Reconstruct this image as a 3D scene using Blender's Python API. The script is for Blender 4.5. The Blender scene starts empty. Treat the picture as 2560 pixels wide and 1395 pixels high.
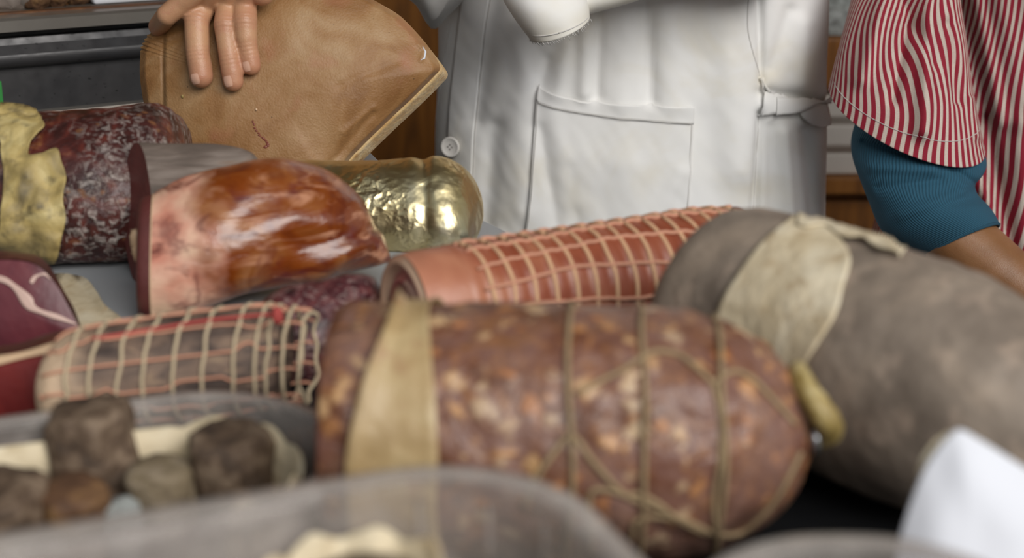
import bpy, bmesh, math, random
from mathutils import Vector, noise as mnoise
from mathutils.bvhtree import BVHTree

random.seed(7)
sc = bpy.context.scene
COL = sc.collection
PI = math.pi

# ------------------------------------------------------------------ camera
T = 1.0                       # height of the counter top
CAMZ = T + 0.32
PITCH = math.radians(18.0)
FPX = 4000.0                  # focal length in pixels of the 2560 x 1395 frame
CW, CH = 2560.0, 1395.0
cam_d = bpy.data.cameras.new('camera')
cam = bpy.data.objects.new('camera', cam_d)
COL.objects.link(cam)
cam.location = (0, 0, CAMZ)
cam.rotation_euler = (PI / 2 - PITCH, 0, 0)
cam_d.sensor_width = 36.0
cam_d.sensor_fit = 'HORIZONTAL'
cam_d.lens = 36.0 * FPX / CW
cam_d.clip_start = 0.02
cam_d.dof.use_dof = True
cam_d.dof.focus_distance = 1.27
cam_d.dof.aperture_fstop = 6.3
sc.camera = cam

# ------------------------------------------------------------------ light
world = bpy.data.worlds.new('world')
sc.world = world
world.use_nodes = True
wn = world.node_tree.nodes
wn['Background'].inputs[0].default_value = (0.86, 0.93, 1.0, 1)
wn['Background'].inputs[1].default_value = 0.45

def area(name, loc, target, sx, sy, power, color):
    l = bpy.data.lights.new(name, 'AREA')
    l.shape = 'RECTANGLE'; l.size = sx; l.size_y = sy
    l.energy = power; l.color = color
    o = bpy.data.objects.new(name, l); COL.objects.link(o)
    o.location = loc
    o.rotation_euler = (Vector(target) - Vector(loc)).to_track_quat('-Z', 'Y').to_euler()
    return o
area('window_light', (1.75, -1.90, 3.30), (0.05, 1.3, 1.0), 3.0, 2.2, 215, (1.0, 0.97, 0.93))

vs = sc.view_settings
vs.view_transform = 'Standard'
vs.look = 'None'
vs.gamma = 1.0
vs.use_curve_mapping = False
vs.exposure = -0.30

# ------------------------------------------------------------------ projection helpers
CAM = Vector((0, 0, CAMZ))
FW = Vector((0, math.cos(PITCH), -math.sin(PITCH)))
UP = Vector((0, math.sin(PITCH), math.cos(PITCH)))
RT = Vector((1, 0, 0))
ZZ = Vector((0, 0, 1))
def ray(x, y):
    return FW + RT * ((x - CW / 2) / FPX) - UP * ((y - CH / 2) / FPX)
def P(x, y, d):
    return CAM + ray(x, y) * d
def G(x, y, z=T):
    r = ray(x, y)
    return CAM + r * ((z - CAMZ) / r.z)
def GD(x, y, z=T):
    return (z - CAMZ) / ray(x, y).z
def proj(v):
    q = Vector(v) - CAM
    d = q.dot(FW)
    return (CW / 2 + FPX * q.dot(RT) / d, CH / 2 - FPX * q.dot(UP) / d, d)

# ------------------------------------------------------------------ mesh helpers
ROOT = {}
def base_of(parent):
    return ROOT.get(parent.name, Vector((0, 0, 0)))
def link(name, me, mat, parent=None, base=None):
    o = bpy.data.objects.new(name, me)
    COL.objects.link(o)
    if mat: me.materials.append(mat)
    if parent is not None:
        o.parent = parent
        ROOT[o.name] = base_of(parent)
    else:
        o.location = base if base is not None else (0, 0, 0)
        ROOT[o.name] = Vector(o.location)
    return o
def mo(name, verts, faces, mat, parent=None, smooth=True, attr=None, attr2=None, solid=0):
    """one mesh object from world-space vertices"""
    vs_ = [Vector(v) for v in verts]
    if parent is not None:
        b = base_of(parent)
    else:
        n = len(vs_)
        b = Vector((sum(v.x for v in vs_) / n, sum(v.y for v in vs_) / n, min(v.z for v in vs_)))
    me = bpy.data.meshes.new(name)
    me.from_pydata([v - b for v in vs_], [], faces)
    bm = bmesh.new(); bm.from_mesh(me)
    bmesh.ops.recalc_face_normals(bm, faces=bm.faces)
    bm.to_mesh(me); bm.free()
    if smooth:
        me.polygons.foreach_set('use_smooth', [True] * len(me.polygons))
    for nm, a in (('stripe', attr), ('tone', attr2)):
        if a is not None:
            at = me.attributes.new(nm, 'FLOAT', 'POINT')
            at.data.foreach_set('value', a)
    me.update()
    o = link(name, me, mat, parent, b)
    if solid:
        md = o.modifiers.new('thickness', 'SOLIDIFY'); md.thickness = solid; md.offset = 0
    return o
def empty(name, loc, label, cat, group=None):
    o = bpy.data.objects.new(name, None)
    COL.objects.link(o)
    o.location = loc
    o.empty_display_size = 0.02
    ROOT[o.name] = Vector(loc)
    return tag(o, label, cat, group)
def tag(o, label=None, cat=None, group=None, kind=None):
    if label: o['label'] = label
    if cat: o['category'] = cat
    if group: o['group'] = group
    if kind: o['kind'] = kind
    return o
def bvh_of(verts, faces):
    return BVHTree.FromPolygons([tuple(v) for v in verts], faces)
def hit(bvh, x, y, off=0.0):
    r = ray(x, y).normalized()
    loc, nor, i, d = bvh.ray_cast(CAM, r)
    if loc is None: return None
    if nor.dot(r) > 0: nor = -nor
    return loc + nor * off

def cr(pts, n, closed=False):
    """Catmull-Rom resample of tuples to n samples"""
    pts = [tuple(p) for p in pts]
    m = len(pts); out = []
    segs = m if closed else m - 1
    for k in range(n):
        t = k / n * segs if closed else k / (n - 1) * segs
        i = min(int(t), segs - 1); f = t - i
        if closed:
            q = [pts[(i + j - 1) % m] for j in range(4)]
        else:
            q = [pts[max(0, min(m - 1, i + j - 1))] for j in range(4)]
        res = []
        for a, b, c, d in zip(*q):
            res.append(0.5 * ((2 * b) + (-a + c) * f + (2 * a - 5 * b + 4 * c - d) * f * f + (-a + 3 * b - 3 * c + d) * f ** 3))
        out.append(tuple(res))
    return out
def nz(v, s):
    return mnoise.noise(Vector(v) * s)
def smooth01(a, b, x):
    t = max(0.0, min(1.0, (x - a) / (b - a)))
    return t * t * (3 - 2 * t)

def rings_mesh(rings, cap0=True, cap1=True):
    n = len(rings[0]); v = [p for r in rings for p in r]; f = []
    for i in range(len(rings) - 1):
        for j in range(n):
            f.append((i * n + j, i * n + (j + 1) % n, (i + 1) * n + (j + 1) % n, (i + 1) * n + j))
    def cap(k):
        c = Vector((0, 0, 0))
        for p in rings[k]: c = c + Vector(p)
        v.append(c / n); ci = len(v) - 1
        for j in range(n):
            f.append((ci, k * n + j, k * n + (j + 1) % n))
    if cap0: cap(0)
    if cap1: cap(len(rings) - 1)
    return v, f

def tube(pts, r, n=8):
    pts = [Vector(p) for p in pts]
    rs = r if isinstance(r, (list, tuple)) else [r] * len(pts)
    rings = []; prev = None
    for i, p in enumerate(pts):
        t = (pts[min(i + 1, len(pts) - 1)] - pts[max(i - 1, 0)])
        t = t.normalized() if t.length > 1e-9 else Vector((0, 0, 1))
        if prev is None:
            a = Vector((0, 0, 1)) if abs(t.z) < 0.9 else Vector((1, 0, 0))
            u = (a - t * a.dot(t)).normalized()
        else:
            u = (prev - t * prev.dot(t)).normalized()
        prev = u; w = t.cross(u)
        rings.append([p + (u * math.cos(2 * PI * k / n) + w * math.sin(2 * PI * k / n)) * rs[i] for k in range(n)])
    return rings_mesh(rings)
def join(*ms):
    V = []; F = []
    for v, f in ms:
        o = len(V); V += list(v); F += [tuple(i + o for i in q) for q in f]
    return V, F
def ring_tube(center, u, w, ru, rw, r, n=40, m=6, wob=0, seed=0, a0=0, a1=2 * PI):
    """a string hoop lying round an elliptical section"""
    full = abs(a1 - a0 - 2 * PI) < 1e-6
    pts = []
    for k in range(n + 1):
        a = a0 + (a1 - a0) * k / n
        pts.append(center + u * (math.cos(a) * ru) + w * (math.sin(a) * rw))
    return tube(pts, r, m)

def lathe(A, B, prof, n=64, disp=None, cap0=True, cap1=True, zmin=None, flat=1.0):
    """prof: list of (t along A->B, radius); returns verts, faces, frames"""
    A = Vector(A); B = Vector(B); ax = (B - A).normalized()
    u = (ZZ - ax * ZZ.dot(ax)).normalized(); w = ax.cross(u)
    rings = []
    for t, r in prof:
        c = A + (B - A) * t; ring = []
        for k in range(n):
            a = 2 * PI * k / n
            rr = r
            q = c + (u * math.cos(a) * flat + w * math.sin(a)) * rr
            if disp: q = c + (u * math.cos(a) * flat + w * math.sin(a)) * (rr + disp(q, t, a) * min(1, r / 0.01))
            if zmin is not None and q.z < zmin: q.z = zmin
            ring.append(q)
        rings.append(ring)
    return rings_mesh(rings, cap0, cap1)

def loft(secs, D=(0, 1, 0), n=56, m=60, base=T, disp=None, cap0=True, cap1=True):
    """secs: (x, ytop, ybottom, depth or None, half depth) in frame pixels; real size from the depth"""
    D = Vector(D).normalized()
    full = []
    for s in secs:
        x, yt, yb, d, hd = s
        if d is None: d = GD(x, yb, base)
        full.append((x, yt, yb, d, hd))
    full = cr(full, m)
    rings = []
    for i, (x, yt, yb, d, hd) in enumerate(full):
        c = P(x, (yt + yb) / 2, d); a = max(1e-4, (yb - yt) / 2 * d / FPX)
        ring = []
        for k in range(n):
            th = 2 * PI * k / n
            o = UP * (math.cos(th) * a) + D * (math.sin(th) * hd)
            q = c + o
            if disp:
                q = q + o.normalized() * disp(q, i / (m - 1), th)
            if q.z < base: q.z = base
            ring.append(q)
        rings.append(ring)
    v, f = rings_mesh(rings, cap0, cap1)
    return v, f, rings, full

def patch(bvh, corners, nu, nv, off, wob=0.0, seed=0):
    """surface patch: corners = function (u,v)->(px,py); vertices lie on the hit surface, lifted by off"""
    V = []; idx = {}; F = []
    for i in range(nu + 1):
        for j in range(nv + 1):
            x, y = corners(i / nu, j / nv)
            h = hit(bvh, x, y, off)
            if h is None: continue
            if wob: h = h - FW * (wob * (0.5 + 0.5 * nz(h + Vector((seed, 0, 0)), 90)))
            idx[i, j] = len(V); V.append(h)
    for i in range(nu):
        for j in range(nv):
            q = [(i, j), (i + 1, j), (i + 1, j + 1), (i, j + 1)]
            if all(k in idx for k in q): F.append(tuple(idx[k] for k in q))
    return V, F
def quadf(L, R):
    """bilinear-ish map from a left and a right polyline (top to bottom)"""
    Lp = cr(L, 40) ; Rp = cr(R, 40)
    def fn(u, v):
        k = v * 39; i = min(int(k), 38); f = k - i
        l = [Lp[i][c] * (1 - f) + Lp[i + 1][c] * f for c in (0, 1)]
        r = [Rp[i][c] * (1 - f) + Rp[i + 1][c] * f for c in (0, 1)]
        return (l[0] * (1 - u) + r[0] * u, l[1] * (1 - u) + r[1] * u)
    return fn
def bandf(path, w):
    Pp = cr(path, 60)
    def fn(u, v):
        k = v * 59; i = min(int(k), 58); f = k - i
        a = Pp[i]; b = Pp[i + 1]
        tx, ty = b[0] - a[0], b[1] - a[1]; l = math.hypot(tx, ty) or 1
        ww = w(v) if callable(w) else w
        return (a[0] + tx * f - ty / l * ww * (u - 0.5), a[1] + ty * f + tx / l * ww * (u - 0.5))
    return fn
def px_tube(bvh, path, n, r, off, m=6):
    pts = [hit(bvh, x, y, off) for x, y in cr(path, n)]
    pts = [p for p in pts if p is not None]
    return tube(pts, r, m)
def box(c, sx, sy, sz, ang=0):
    c = Vector(c); ca, sa = math.cos(ang), math.sin(ang)
    v = []
    for z in (0, sz):
        for x, y in ((-sx, -sy), (sx, -sy), (sx, sy), (-sx, sy)):
            v.append(c + Vector((x * ca - y * sa, x * sa + y * ca, z)))
    return v, [(0, 3, 2, 1), (4, 5, 6, 7), (0, 1, 5, 4), (1, 2, 6, 5), (2, 3, 7, 6), (3, 0, 4, 7)]
def bevel(o, w=0.002, s=2):
    md = o.modifiers.new('bevel', 'BEVEL'); md.width = w; md.segments = s; md.limit_method = 'ANGLE'
    return o
def prism(outline, z0, z1):
    n = len(outline)
    v = [Vector((x, y, z0)) for x, y in outline] + [Vector((x, y, z1)) for x, y in outline]
    f = [tuple(range(n - 1, -1, -1)), tuple(range(n, 2 * n))]
    for i in range(n): f.append((i, (i + 1) % n, n + (i + 1) % n, n + i))
    return v, f

def capsules(segs, voxel, iters, sub=2):
    """union of tapered capsules as one skin"""
    bm = bmesh.new()
    from mathutils import Matrix
    for p0, r0, p1, r1 in segs:
        p0 = Vector(p0); p1 = Vector(p1)
        for p, r in ((p0, r0), (p1, r1)):
            bmesh.ops.create_icosphere(bm, subdivisions=sub, radius=r, matrix=Matrix.Translation(p))
        if (p1 - p0).length > 1e-5:
            v, f = tube([p0, p1], [r0, r1], 16)
            bv = [bm.verts.new(q) for q in v]
            for q in f: bm.faces.new([bv[i] for i in q])
    bmesh.ops.recalc_face_normals(bm, faces=bm.faces)
    me = bpy.data.meshes.new('tmp'); bm.to_mesh(me); bm.free()
    o = bpy.data.objects.new('tmp', me); COL.objects.link(o)
    md = o.modifiers.new('r', 'REMESH'); md.mode = 'VOXEL'; md.voxel_size = voxel
    s = o.modifiers.new('s', 'SMOOTH'); s.iterations = iters; s.factor = 0.5
    dg = bpy.context.evaluated_depsgraph_get()
    ev = o.evaluated_get(dg); m2 = ev.to_mesh()
    V = [v.co.copy() for v in m2.vertices]; F = [tuple(p.vertices) for p in m2.polygons]
    ev.to_mesh_clear()
    bpy.data.objects.remove(o); bpy.data.meshes.remove(me)
    return V, F

# ------------------------------------------------------------------ material helpers
def lin(h):
    h = h.lstrip('#')
    c = [int(h[i:i + 2], 16) / 255 for i in (0, 2, 4)]
    return tuple((x / 12.92 if x <= 0.04045 else ((x + 0.055) / 1.055) ** 2.4) for x in c) + (1.0,)
class Mt:
    def __init__(s, name, rough=0.5, **kw):
        s.m = bpy.data.materials.new(name); s.m.use_nodes = True
        s.nt = s.m.node_tree; s.b = s.nt.nodes['Principled BSDF']; s.out = s.nt.nodes['Material Output']
        s.put(s.b, 'Roughness', rough)
        for k, v in kw.items(): s.put(s.b, k.replace('_', ' '), v)
        s.tc = s.nt.nodes.new('ShaderNodeTexCoord')
        s.co = s.tc.outputs['Object']
    def put(s, node, key, v):
        i = node.inputs[key]
        if isinstance(v, bpy.types.NodeSocket): s.nt.links.new(v, i)
        elif isinstance(v, str): i.default_value = lin(v)
        else: i.default_value = v
    def map(s, scale=(1, 1, 1), rot=(0, 0, 0), loc=(0, 0, 0), co=None):
        n = s.nt.nodes.new('ShaderNodeMapping')
        s.nt.links.new(co or s.co, n.inputs[0])
        n.inputs['Scale'].default_value = scale; n.inputs['Rotation'].default_value = rot; n.inputs['Location'].default_value = loc
        return n.outputs[0]
    def noise(s, scale, detail=3, co=None, dist=0.0, rough=0.5, color=False):
        n = s.nt.nodes.new('ShaderNodeTexNoise')
        s.nt.links.new(co or s.co, n.inputs['Vector'])
        n.inputs['Scale'].default_value = scale; n.inputs['Detail'].default_value = detail
        n.inputs['Distortion'].default_value = dist; n.inputs['Roughness'].default_value = rough
        return n.outputs['Color' if color else 'Fac']
    def vor(s, scale, co=None, feature='F1', out='Distance', rnd=1.0):
        n = s.nt.nodes.new('ShaderNodeTexVoronoi'); n.feature = feature
        s.nt.links.new(co or s.co, n.inputs['Vector'])
        n.inputs['Scale'].default_value = scale; n.inputs['Randomness'].default_value = rnd
        return n.outputs[out]
    def wave(s, scale, co=None, dist=0.0, dscale=1.0, axis='X', detail=2):
        n = s.nt.nodes.new('ShaderNodeTexWave'); n.bands_direction = axis
        s.nt.links.new(co or s.co, n.inputs['Vector'])
        n.inputs['Scale'].default_value = scale; n.inputs['Distortion'].default_value = dist
        n.inputs['Detail Scale'].default_value = dscale; n.inputs['Detail'].default_value = detail
        return n.outputs['Fac']
    def warp(s, scale, amt, co=None):
        c = s.noise(scale, 2, co, color=True)
        n = s.nt.nodes.new('ShaderNodeVectorMath'); n.operation = 'MULTIPLY_ADD'
        s.nt.links.new(c, n.inputs[0]); n.inputs[1].default_value = (amt,) * 3
        s.nt.links.new(co or s.co, n.inputs[2])
        return n.outputs[0]
    def ramp(s, fac, stops, interp='LINEAR'):
        n = s.nt.nodes.new('ShaderNodeValToRGB'); n.color_ramp.interpolation = interp
        e = n.color_ramp.elements
        while len(e) < len(stops): e.new(0.5)
        for k, (p, c) in enumerate(stops):
            e[k].position = p
            e[k].color = lin(c) if isinstance(c, str) else (c, c, c, 1)
        s.nt.links.new(fac, n.inputs[0])
        return n.outputs[0]
    def mix(s, fac, a, b, mode='MIX'):
        n = s.nt.nodes.new('ShaderNodeMix'); n.data_type = 'RGBA'; n.blend_type = mode
        for k, v in ((0, fac), (6, a), (7, b)):
            if isinstance(v, bpy.types.NodeSocket): s.nt.links.new(v, n.inputs[k])
            elif isinstance(v, str): n.inputs[k].default_value = lin(v)
            else: n.inputs[k].default_value = v
        return n.outputs[2]
    def math(s, op, a, b=0.0, c=0.0):
        n = s.nt.nodes.new('ShaderNodeMath'); n.operation = op
        for k, v in enumerate((a, b, c)):
            if isinstance(v, bpy.types.NodeSocket): s.nt.links.new(v, n.inputs[k])
            else: n.inputs[k].default_value = v
        return n.outputs[0]
    def xyz(s, which, co=None):
        n = s.nt.nodes.new('ShaderNodeSeparateXYZ'); s.nt.links.new(co or s.co, n.inputs[0])
        return n.outputs[which]
    def attr(s, name):
        n = s.nt.nodes.new('ShaderNodeAttribute'); n.attribute_name = name
        return n.outputs['Fac']
    def bump(s, h, strength=0.5, dist=0.001):
        n = s.nt.nodes.new('ShaderNodeBump')
        n.inputs['Strength'].default_value = strength; n.inputs['Distance'].default_value = dist
        s.nt.links.new(h, n.inputs['Height'])
        s.nt.links.new(n.outputs[0], s.b.inputs['Normal'])
    def col(s, v): s.put(s.b, 'Base Color', v); return s

def plain(name, color, rough=0.5, bumps=None, var=0.12, vscale=40, **kw):
    a = Mt(name, rough, **kw)
    c0 = lin(color)
    f = a.noise(vscale, 4)
    dark = tuple(x * (1 - var) for x in c0[:3]) + (1,); lite = tuple(min(1, x * (1 + var)) for x in c0[:3]) + (1,)
    a.col(a.mix(f, dark, lite))
    if bumps: a.bump(a.noise(bumps[0], 3), bumps[1], bumps[2])
    return a.m

# ------------------------------------------------------------------ materials
M = {}
def cloth_white():
    a = Mt('white_cotton', 0.85)
    st = a.noise(9, 4, dist=0.6)
    c = a.ramp(st, [(0.30, '#e2dccd'), (0.50, '#ecebe8'), (0.75, '#f0f0f0')])
    w = a.wave(900, axis='X', dist=0.6); w2 = a.wave(900, axis='Z', dist=0.6)
    s = a.math('ADD', w, w2)
    spots = a.ramp(a.noise(420, 2), [(0.18, 0.85), (0.22, 1.0)])
    a.col(a.mix(1.0, c, spots, 'MULTIPLY'))
    a.bump(a.math('ADD', s, a.noise(260, 3)), 0.25, 0.0004)
    return a.m
M['coat'] = cloth_white()
M['seam'] = plain('white_thread', '#c9c6c2', 0.8, vscale=400)
M['button'] = plain('white_button', '#d6d2cc', 0.3, vscale=200)
M['buttonhole'] = plain('button_holes', '#8a8580', 0.8)

def skin(name, base, red, dark):
    a = Mt(name, 0.42)
    t = a.attr('tone')
    n = a.noise(160, 4); n2 = a.noise(35, 3)
    c = a.mix(a.ramp(n2, [(0.35, 0.0), (0.7, 1.0)]), base, dark)
    c = a.mix(a.math('MULTIPLY', t, 0.6), c, red)
    c = a.mix(a.ramp(n, [(0.55, 0.0), (0.8, 0.35)]), c, red)
    a.col(c)
    a.put(a.b, 'Subsurface Weight', 0.12); a.put(a.b, 'Subsurface Radius', (0.006, 0.002, 0.001)); a.put(a.b, 'Subsurface Scale', 0.4)
    a.bump(a.math('ADD', a.noise(900, 3), a.vor(1100)), 0.3, 0.0003)
    return a.m
M['skin'] = skin('light_skin', '#c09470', '#b4705c', '#b08262')
M['skin_tan'] = skin('tan_skin', '#8e6543', '#85563a', '#7d5636')
M['nail'] = plain('fingernail', '#d3a68e', 0.25, vscale=200)
M['hair'] = plain('dark_hair', '#2b211b', 0.6, bumps=(300, 0.6, 0.002))
M['trousers'] = plain('dark_trousers', '#2a2c33', 0.9)
M['shoe'] = plain('black_shoe_leather', '#17151a', 0.4)
def stripes():
    a = Mt('red_white_striped_cotton', 0.85)
    fr = a.math('FRACT', a.attr('stripe'))
    tri = a.math('ABSOLUTE', a.math('SUBTRACT', fr, 0.5))
    k = a.ramp(tri, [(0.255, 0.0), (0.295, 1.0)])
    c = a.mix(k, '#8a0c28', '#c4b6aa')
    a.col(a.mix(a.ramp(a.noise(900, 2), [(0.3, 0.85), (0.7, 1.0)]), '#000000', c))
    a.bump(a.noise(1200, 2), 0.25, 0.0003)
    return a.m
M['stripes'] = stripes()
def knit():
    a = Mt('blue_ribbed_knit', 0.9)
    fr = a.math('FRACT', a.attr('stripe'))
    tri = a.math('ABSOLUTE', a.math('SUBTRACT', fr, 0.5))
    h = a.ramp(tri, [(0.05, 0.0), (0.35, 1.0)])
    c = a.mix(h, '#163a4a', '#24566d')
    a.col(a.mix(a.noise(500, 3), c, '#204c60'))
    a.bump(a.math('ADD', h, a.math('MULTIPLY', a.noise(1500, 2), 0.4)), 0.6, 0.0008)
    return a.m
M['knit'] = knit()

# meats ------------------------------------------------------------
def m_front_salami():
    a = Mt('coarse_salami_casing', 0.42)
    co = a.warp(130, 0.013)
    n = a.noise(38, 4, dist=1.0)
    base = a.ramp(n, [(0.28, '#45240f'), (0.42, '#663c24'), (0.52, '#6b4638'), (0.60, '#735044'), (0.74, '#7f5120')])
    base = a.mix(a.ramp(a.noise(95, 4, dist=1.5), [(0.5, 0.0), (0.72, 0.6)]), base, '#9c6a3e')
    v = a.vor(105, co)
    sel = a.vor(105, co, out='Color')
    sx = a.xyz('X', sel)
    size = a.math('MULTIPLY', a.ramp(sx, [(0.15, 0.0), (0.95, 0.66)]), 1.0)
    fat = a.ramp(a.math('SUBTRACT', size, v), [(0.0, 0.0), (0.26, 0.75)])
    fc = a.ramp(a.xyz('Y', sel), [(0.2, '#b8763a'), (0.5, '#c79a62'), (0.85, '#cbb08c')])
    c = a.mix(fat, base, fc)
    mold = a.ramp(a.noise(24, 5), [(0.44, 0.0), (0.72, 0.5)])
    a.col(a.mix(mold, c, '#8f766c'))
    a.bump(a.math('ADD', a.noise(90, 4), a.math('MULTIPLY', v, -0.5)), 0.45, 0.004)
    return a.m
M['front_salami'] = m_front_salami()
M['front_cut'] = plain('salami_cut_face', '#8a3a32', 0.4, bumps=(200, 0.4, 0.002), var=0.4, vscale=120)
def m_paper(name, a1, a2, a3, rough=0.6, scale=45, stain=None):
    a = Mt(name, rough)
    c = a.ramp(a.noise(scale, 4, dist=0.8), [(0.3, a1), (0.52, a2), (0.72, a3)])
    if stain:
        c = a.mix(a.ramp(a.noise(scale * 2.2, 3), [(0.56, 0.0), (0.72, 0.8)]), c, stain)
    a.col(c)
    a.bump(a.noise(scale * 5, 4), 0.5, 0.002)
    return a.m
M['paper_amber'] = m_paper('translucent_casing_paper', '#937a52', '#a88f66', '#b7a27a', 0.45, 30, '#93694c')
M['paper_yellow'] = m_paper('torn_yellow_paper', '#6a5d3e', '#b29c62', '#cbba84', 0.6, 34, '#3f3a2e')
M['paper_cream'] = m_paper('cream_paper', '#b9a888', '#cfc0a2', '#dacfb6', 0.7, 40, '#b09a78')
M['casing_tail'] = m_paper('dry_casing_tail', '#6f5d30', '#98834c', '#bfae80', 0.5, 80)
M['twine'] = plain('natural_twine', '#8f7a5c', 0.85, bumps=(900, 0.6, 0.0006), var=0.2, vscale=150)
M['net_cream'] = plain('cream_net_string', '#c9a07c', 0.85, bumps=(900, 0.6, 0.0006), var=0.15, vscale=120)
M['net_pink'] = plain('pink_net_string', '#c28c72', 0.8, var=0.15)
M['net_beige'] = plain('beige_net_string', '#bba98c', 0.85, bumps=(900, 0.6, 0.0006), var=0.2, vscale=120)
M['net_red'] = plain('red_net_string', '#a8453f', 0.8, var=0.2)
def m_mortadella():
    a = Mt('grey_mouldy_casing', 0.62)
    n = a.noise(34, 5, dist=0.4)
    c = a.ramp(n, [(0.28, '#6f6358'), (0.5, '#86796c'), (0.70, '#9b8b7b')])
    c = a.mix(a.ramp(a.noise(60, 4, dist=0.5), [(0.54, 0.0), (0.74, 0.6)]), c, '#b8a391')
    a.col(c)
    a.bump(a.noise(140, 5), 0.4, 0.002)
    return a.m
M['mortadella'] = m_mortadella()
def m_mold_dark():
    a = Mt('dark_salami_with_white_mould', 0.4)
    c = a.ramp(a.noise(48, 4, dist=1.2), [(0.33, '#2a1614'), (0.5, '#451f1b'), (0.62, '#5d2a22'), (0.74, '#8a5a38')])
    mk = a.math('MULTIPLY', a.ramp(a.noise(17, 3), [(0.34, 0.0), (0.56, 1.0)]), a.ramp(a.noise(190, 5, dist=0.8), [(0.48, 0.0), (0.70, 0.95)]))
    c = a.mix(mk, c, '#b5aaa2')
    v = a.vor(70, a.warp(90, 0.012))
    c = a.mix(a.ramp(v, [(0.10, 0.7), (0.2, 0.0)]), c, '#7d5334')
    a.col(c)
    a.bump(a.math('ADD', a.noise(120, 5), mk), 0.6, 0.003)
    return a.m
M['mold_dark'] = m_mold_dark()
def m_mold_purple():
    a = Mt('purple_salami_with_bloom', 0.45)
    c = a.ramp(a.noise(70, 4, dist=1.5), [(0.33, '#2c1517'), (0.5, '#4a2126'), (0.66, '#6d3a3a')])
    mk = a.ramp(a.noise(150, 5, dist=1.5), [(0.52, 0.0), (0.68, 0.75)])
    a.col(a.mix(mk, c, '#9d8580'))
    a.bump(a.noise(120, 5), 0.6, 0.003)
    return a.m
M['mold_purple'] = m_mold_purple()
def m_rind():
    a = Mt('tan_pork_rind', 0.55)
    n = a.noise(22, 5, dist=1.0)
    c = a.ramp(n, [(0.28, '#7b5228'), (0.46, '#926a3f'), (0.60, '#a07d55'), (0.78, '#ac8f6b')])
    fine = a.noise(700, 3)
    c = a.mix(a.ramp(fine, [(0.3, 0.0), (0.75, 0.22)]), c, '#6f4a25')
    red = a.ramp(a.noise(30, 4, co=a.map(loc=(0.21, 0.4, 0.07))), [(0.58, 0.0), (0.74, 0.5)])
    c = a.mix(red, c, '#a0634a')
    pores = a.ramp(a.vor(120), [(0.035, 1.0), (0.06, 0.0)])
    psel = a.ramp(a.noise(40, 2), [(0.5, 0.0), (0.56, 1.0)])
    c = a.mix(a.math('MULTIPLY', pores, psel), c, '#3a2412')
    a.col(c)
    a.bump(a.math('ADD', fine, a.noise(160, 4)), 0.35, 0.0012)
    return a.m
M['rind'] = m_rind()
M['fat_edge'] = m_paper('cream_fat_edge', '#b98f56', '#cfae78', '#dcc49a', 0.45, 60, '#a8783c')
def m_smoked():
    a = Mt('glazed_smoked_ham', 0.27)
    t = a.attr('tone')            # 0 at the cut face, 1 at the far end
    n = a.noise(30, 4, dist=1.2)
    amber = a.ramp(n, [(0.30, '#571f0e'), (0.44, '#7a3a10'), (0.58, '#8a5128'), (0.74, '#a8744e')])
    pink = a.ramp(a.noise(32, 3, co=a.map(loc=(.3, .1, .2))), [(0.36, '#c8806a'), (0.55, '#d6a78f'), (0.72, '#dfbf9f')])
    f = a.ramp(a.math('ADD', t, a.math('MULTIPLY', a.math('SUBTRACT', a.noise(28, 3), 0.5), 0.55)), [(0.17, 0.0), (0.30, 1.0)])
    c = a.mix(f, pink, amber)
    far = a.ramp(t, [(0.7, 0.0), (1.0, 0.75)])
    c = a.mix(far, c, '#6d3a20')
    st = a.noise(30, 3, co=a.map(scale=(1.0, 1.0, 3.6), rot=(0, math.radians(32), 0)), dist=0.8)
    c = a.mix(a.math('MULTIPLY', a.ramp(st, [(0.55, 0.0), (0.68, 0.85)]), a.ramp(t, [(0.2, 0.1), (0.4, 1.0)])), c, '#bf8a6c')
    dk = a.noise(24, 4, co=a.map(loc=(.8, .3, .9), scale=(1, 1, 1.8), rot=(0, math.radians(32), 0)), dist=1.6)
    c = a.mix(a.ramp(dk, [(0.56, 0.0), (0.68, 0.75)]), c, '#54180f')
    vein = a.vor(24, a.warp(55, 0.06), feature='DISTANCE_TO_EDGE')
    vk = a.math('MULTIPLY', a.ramp(vein, [(0.0, 0.55), (0.16, 0.0)]), a.ramp(a.noise(35, 2, co=a.map(loc=(.5, .6, .1))), [(0.48, 0.0), (0.58, 1.0)]))
    c = a.mix(vk, c, '#5a1a1e')
    a.col(c)
    a.put(a.b, 'Coat Weight', 0.35); a.put(a.b, 'Coat Roughness', 0.15)
    a.bump(a.math('ADD', a.noise(60, 4), st), 0.4, 0.003)
    return a.m
M['smoked'] = m_smoked()
M['cut_red'] = plain('dark_red_cut_meat', '#5e2f2c', 0.45, bumps=(250, 0.4, 0.001), var=0.3, vscale=70)
M['fat_rim'] = plain('pale_fat_rim', '#d0b08e', 0.45, bumps=(120, 0.4, 0.001), var=0.15, vscale=80)
def m_grey_cured():
    a = Mt('grey_cured_crust', 0.7)
    st = a.noise(40, 5, co=a.map(scale=(0.5, 1, 5)), dist=0.4)
    a.col(a.ramp(st, [(0.28, '#4a4038'), (0.5, '#675a51'), (0.66, '#7d7168'), (0.8, '#84664f')]))
    a.bump(st, 0.6, 0.003)
    return a.m
M['grey_cured'] = m_grey_cured()
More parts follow.
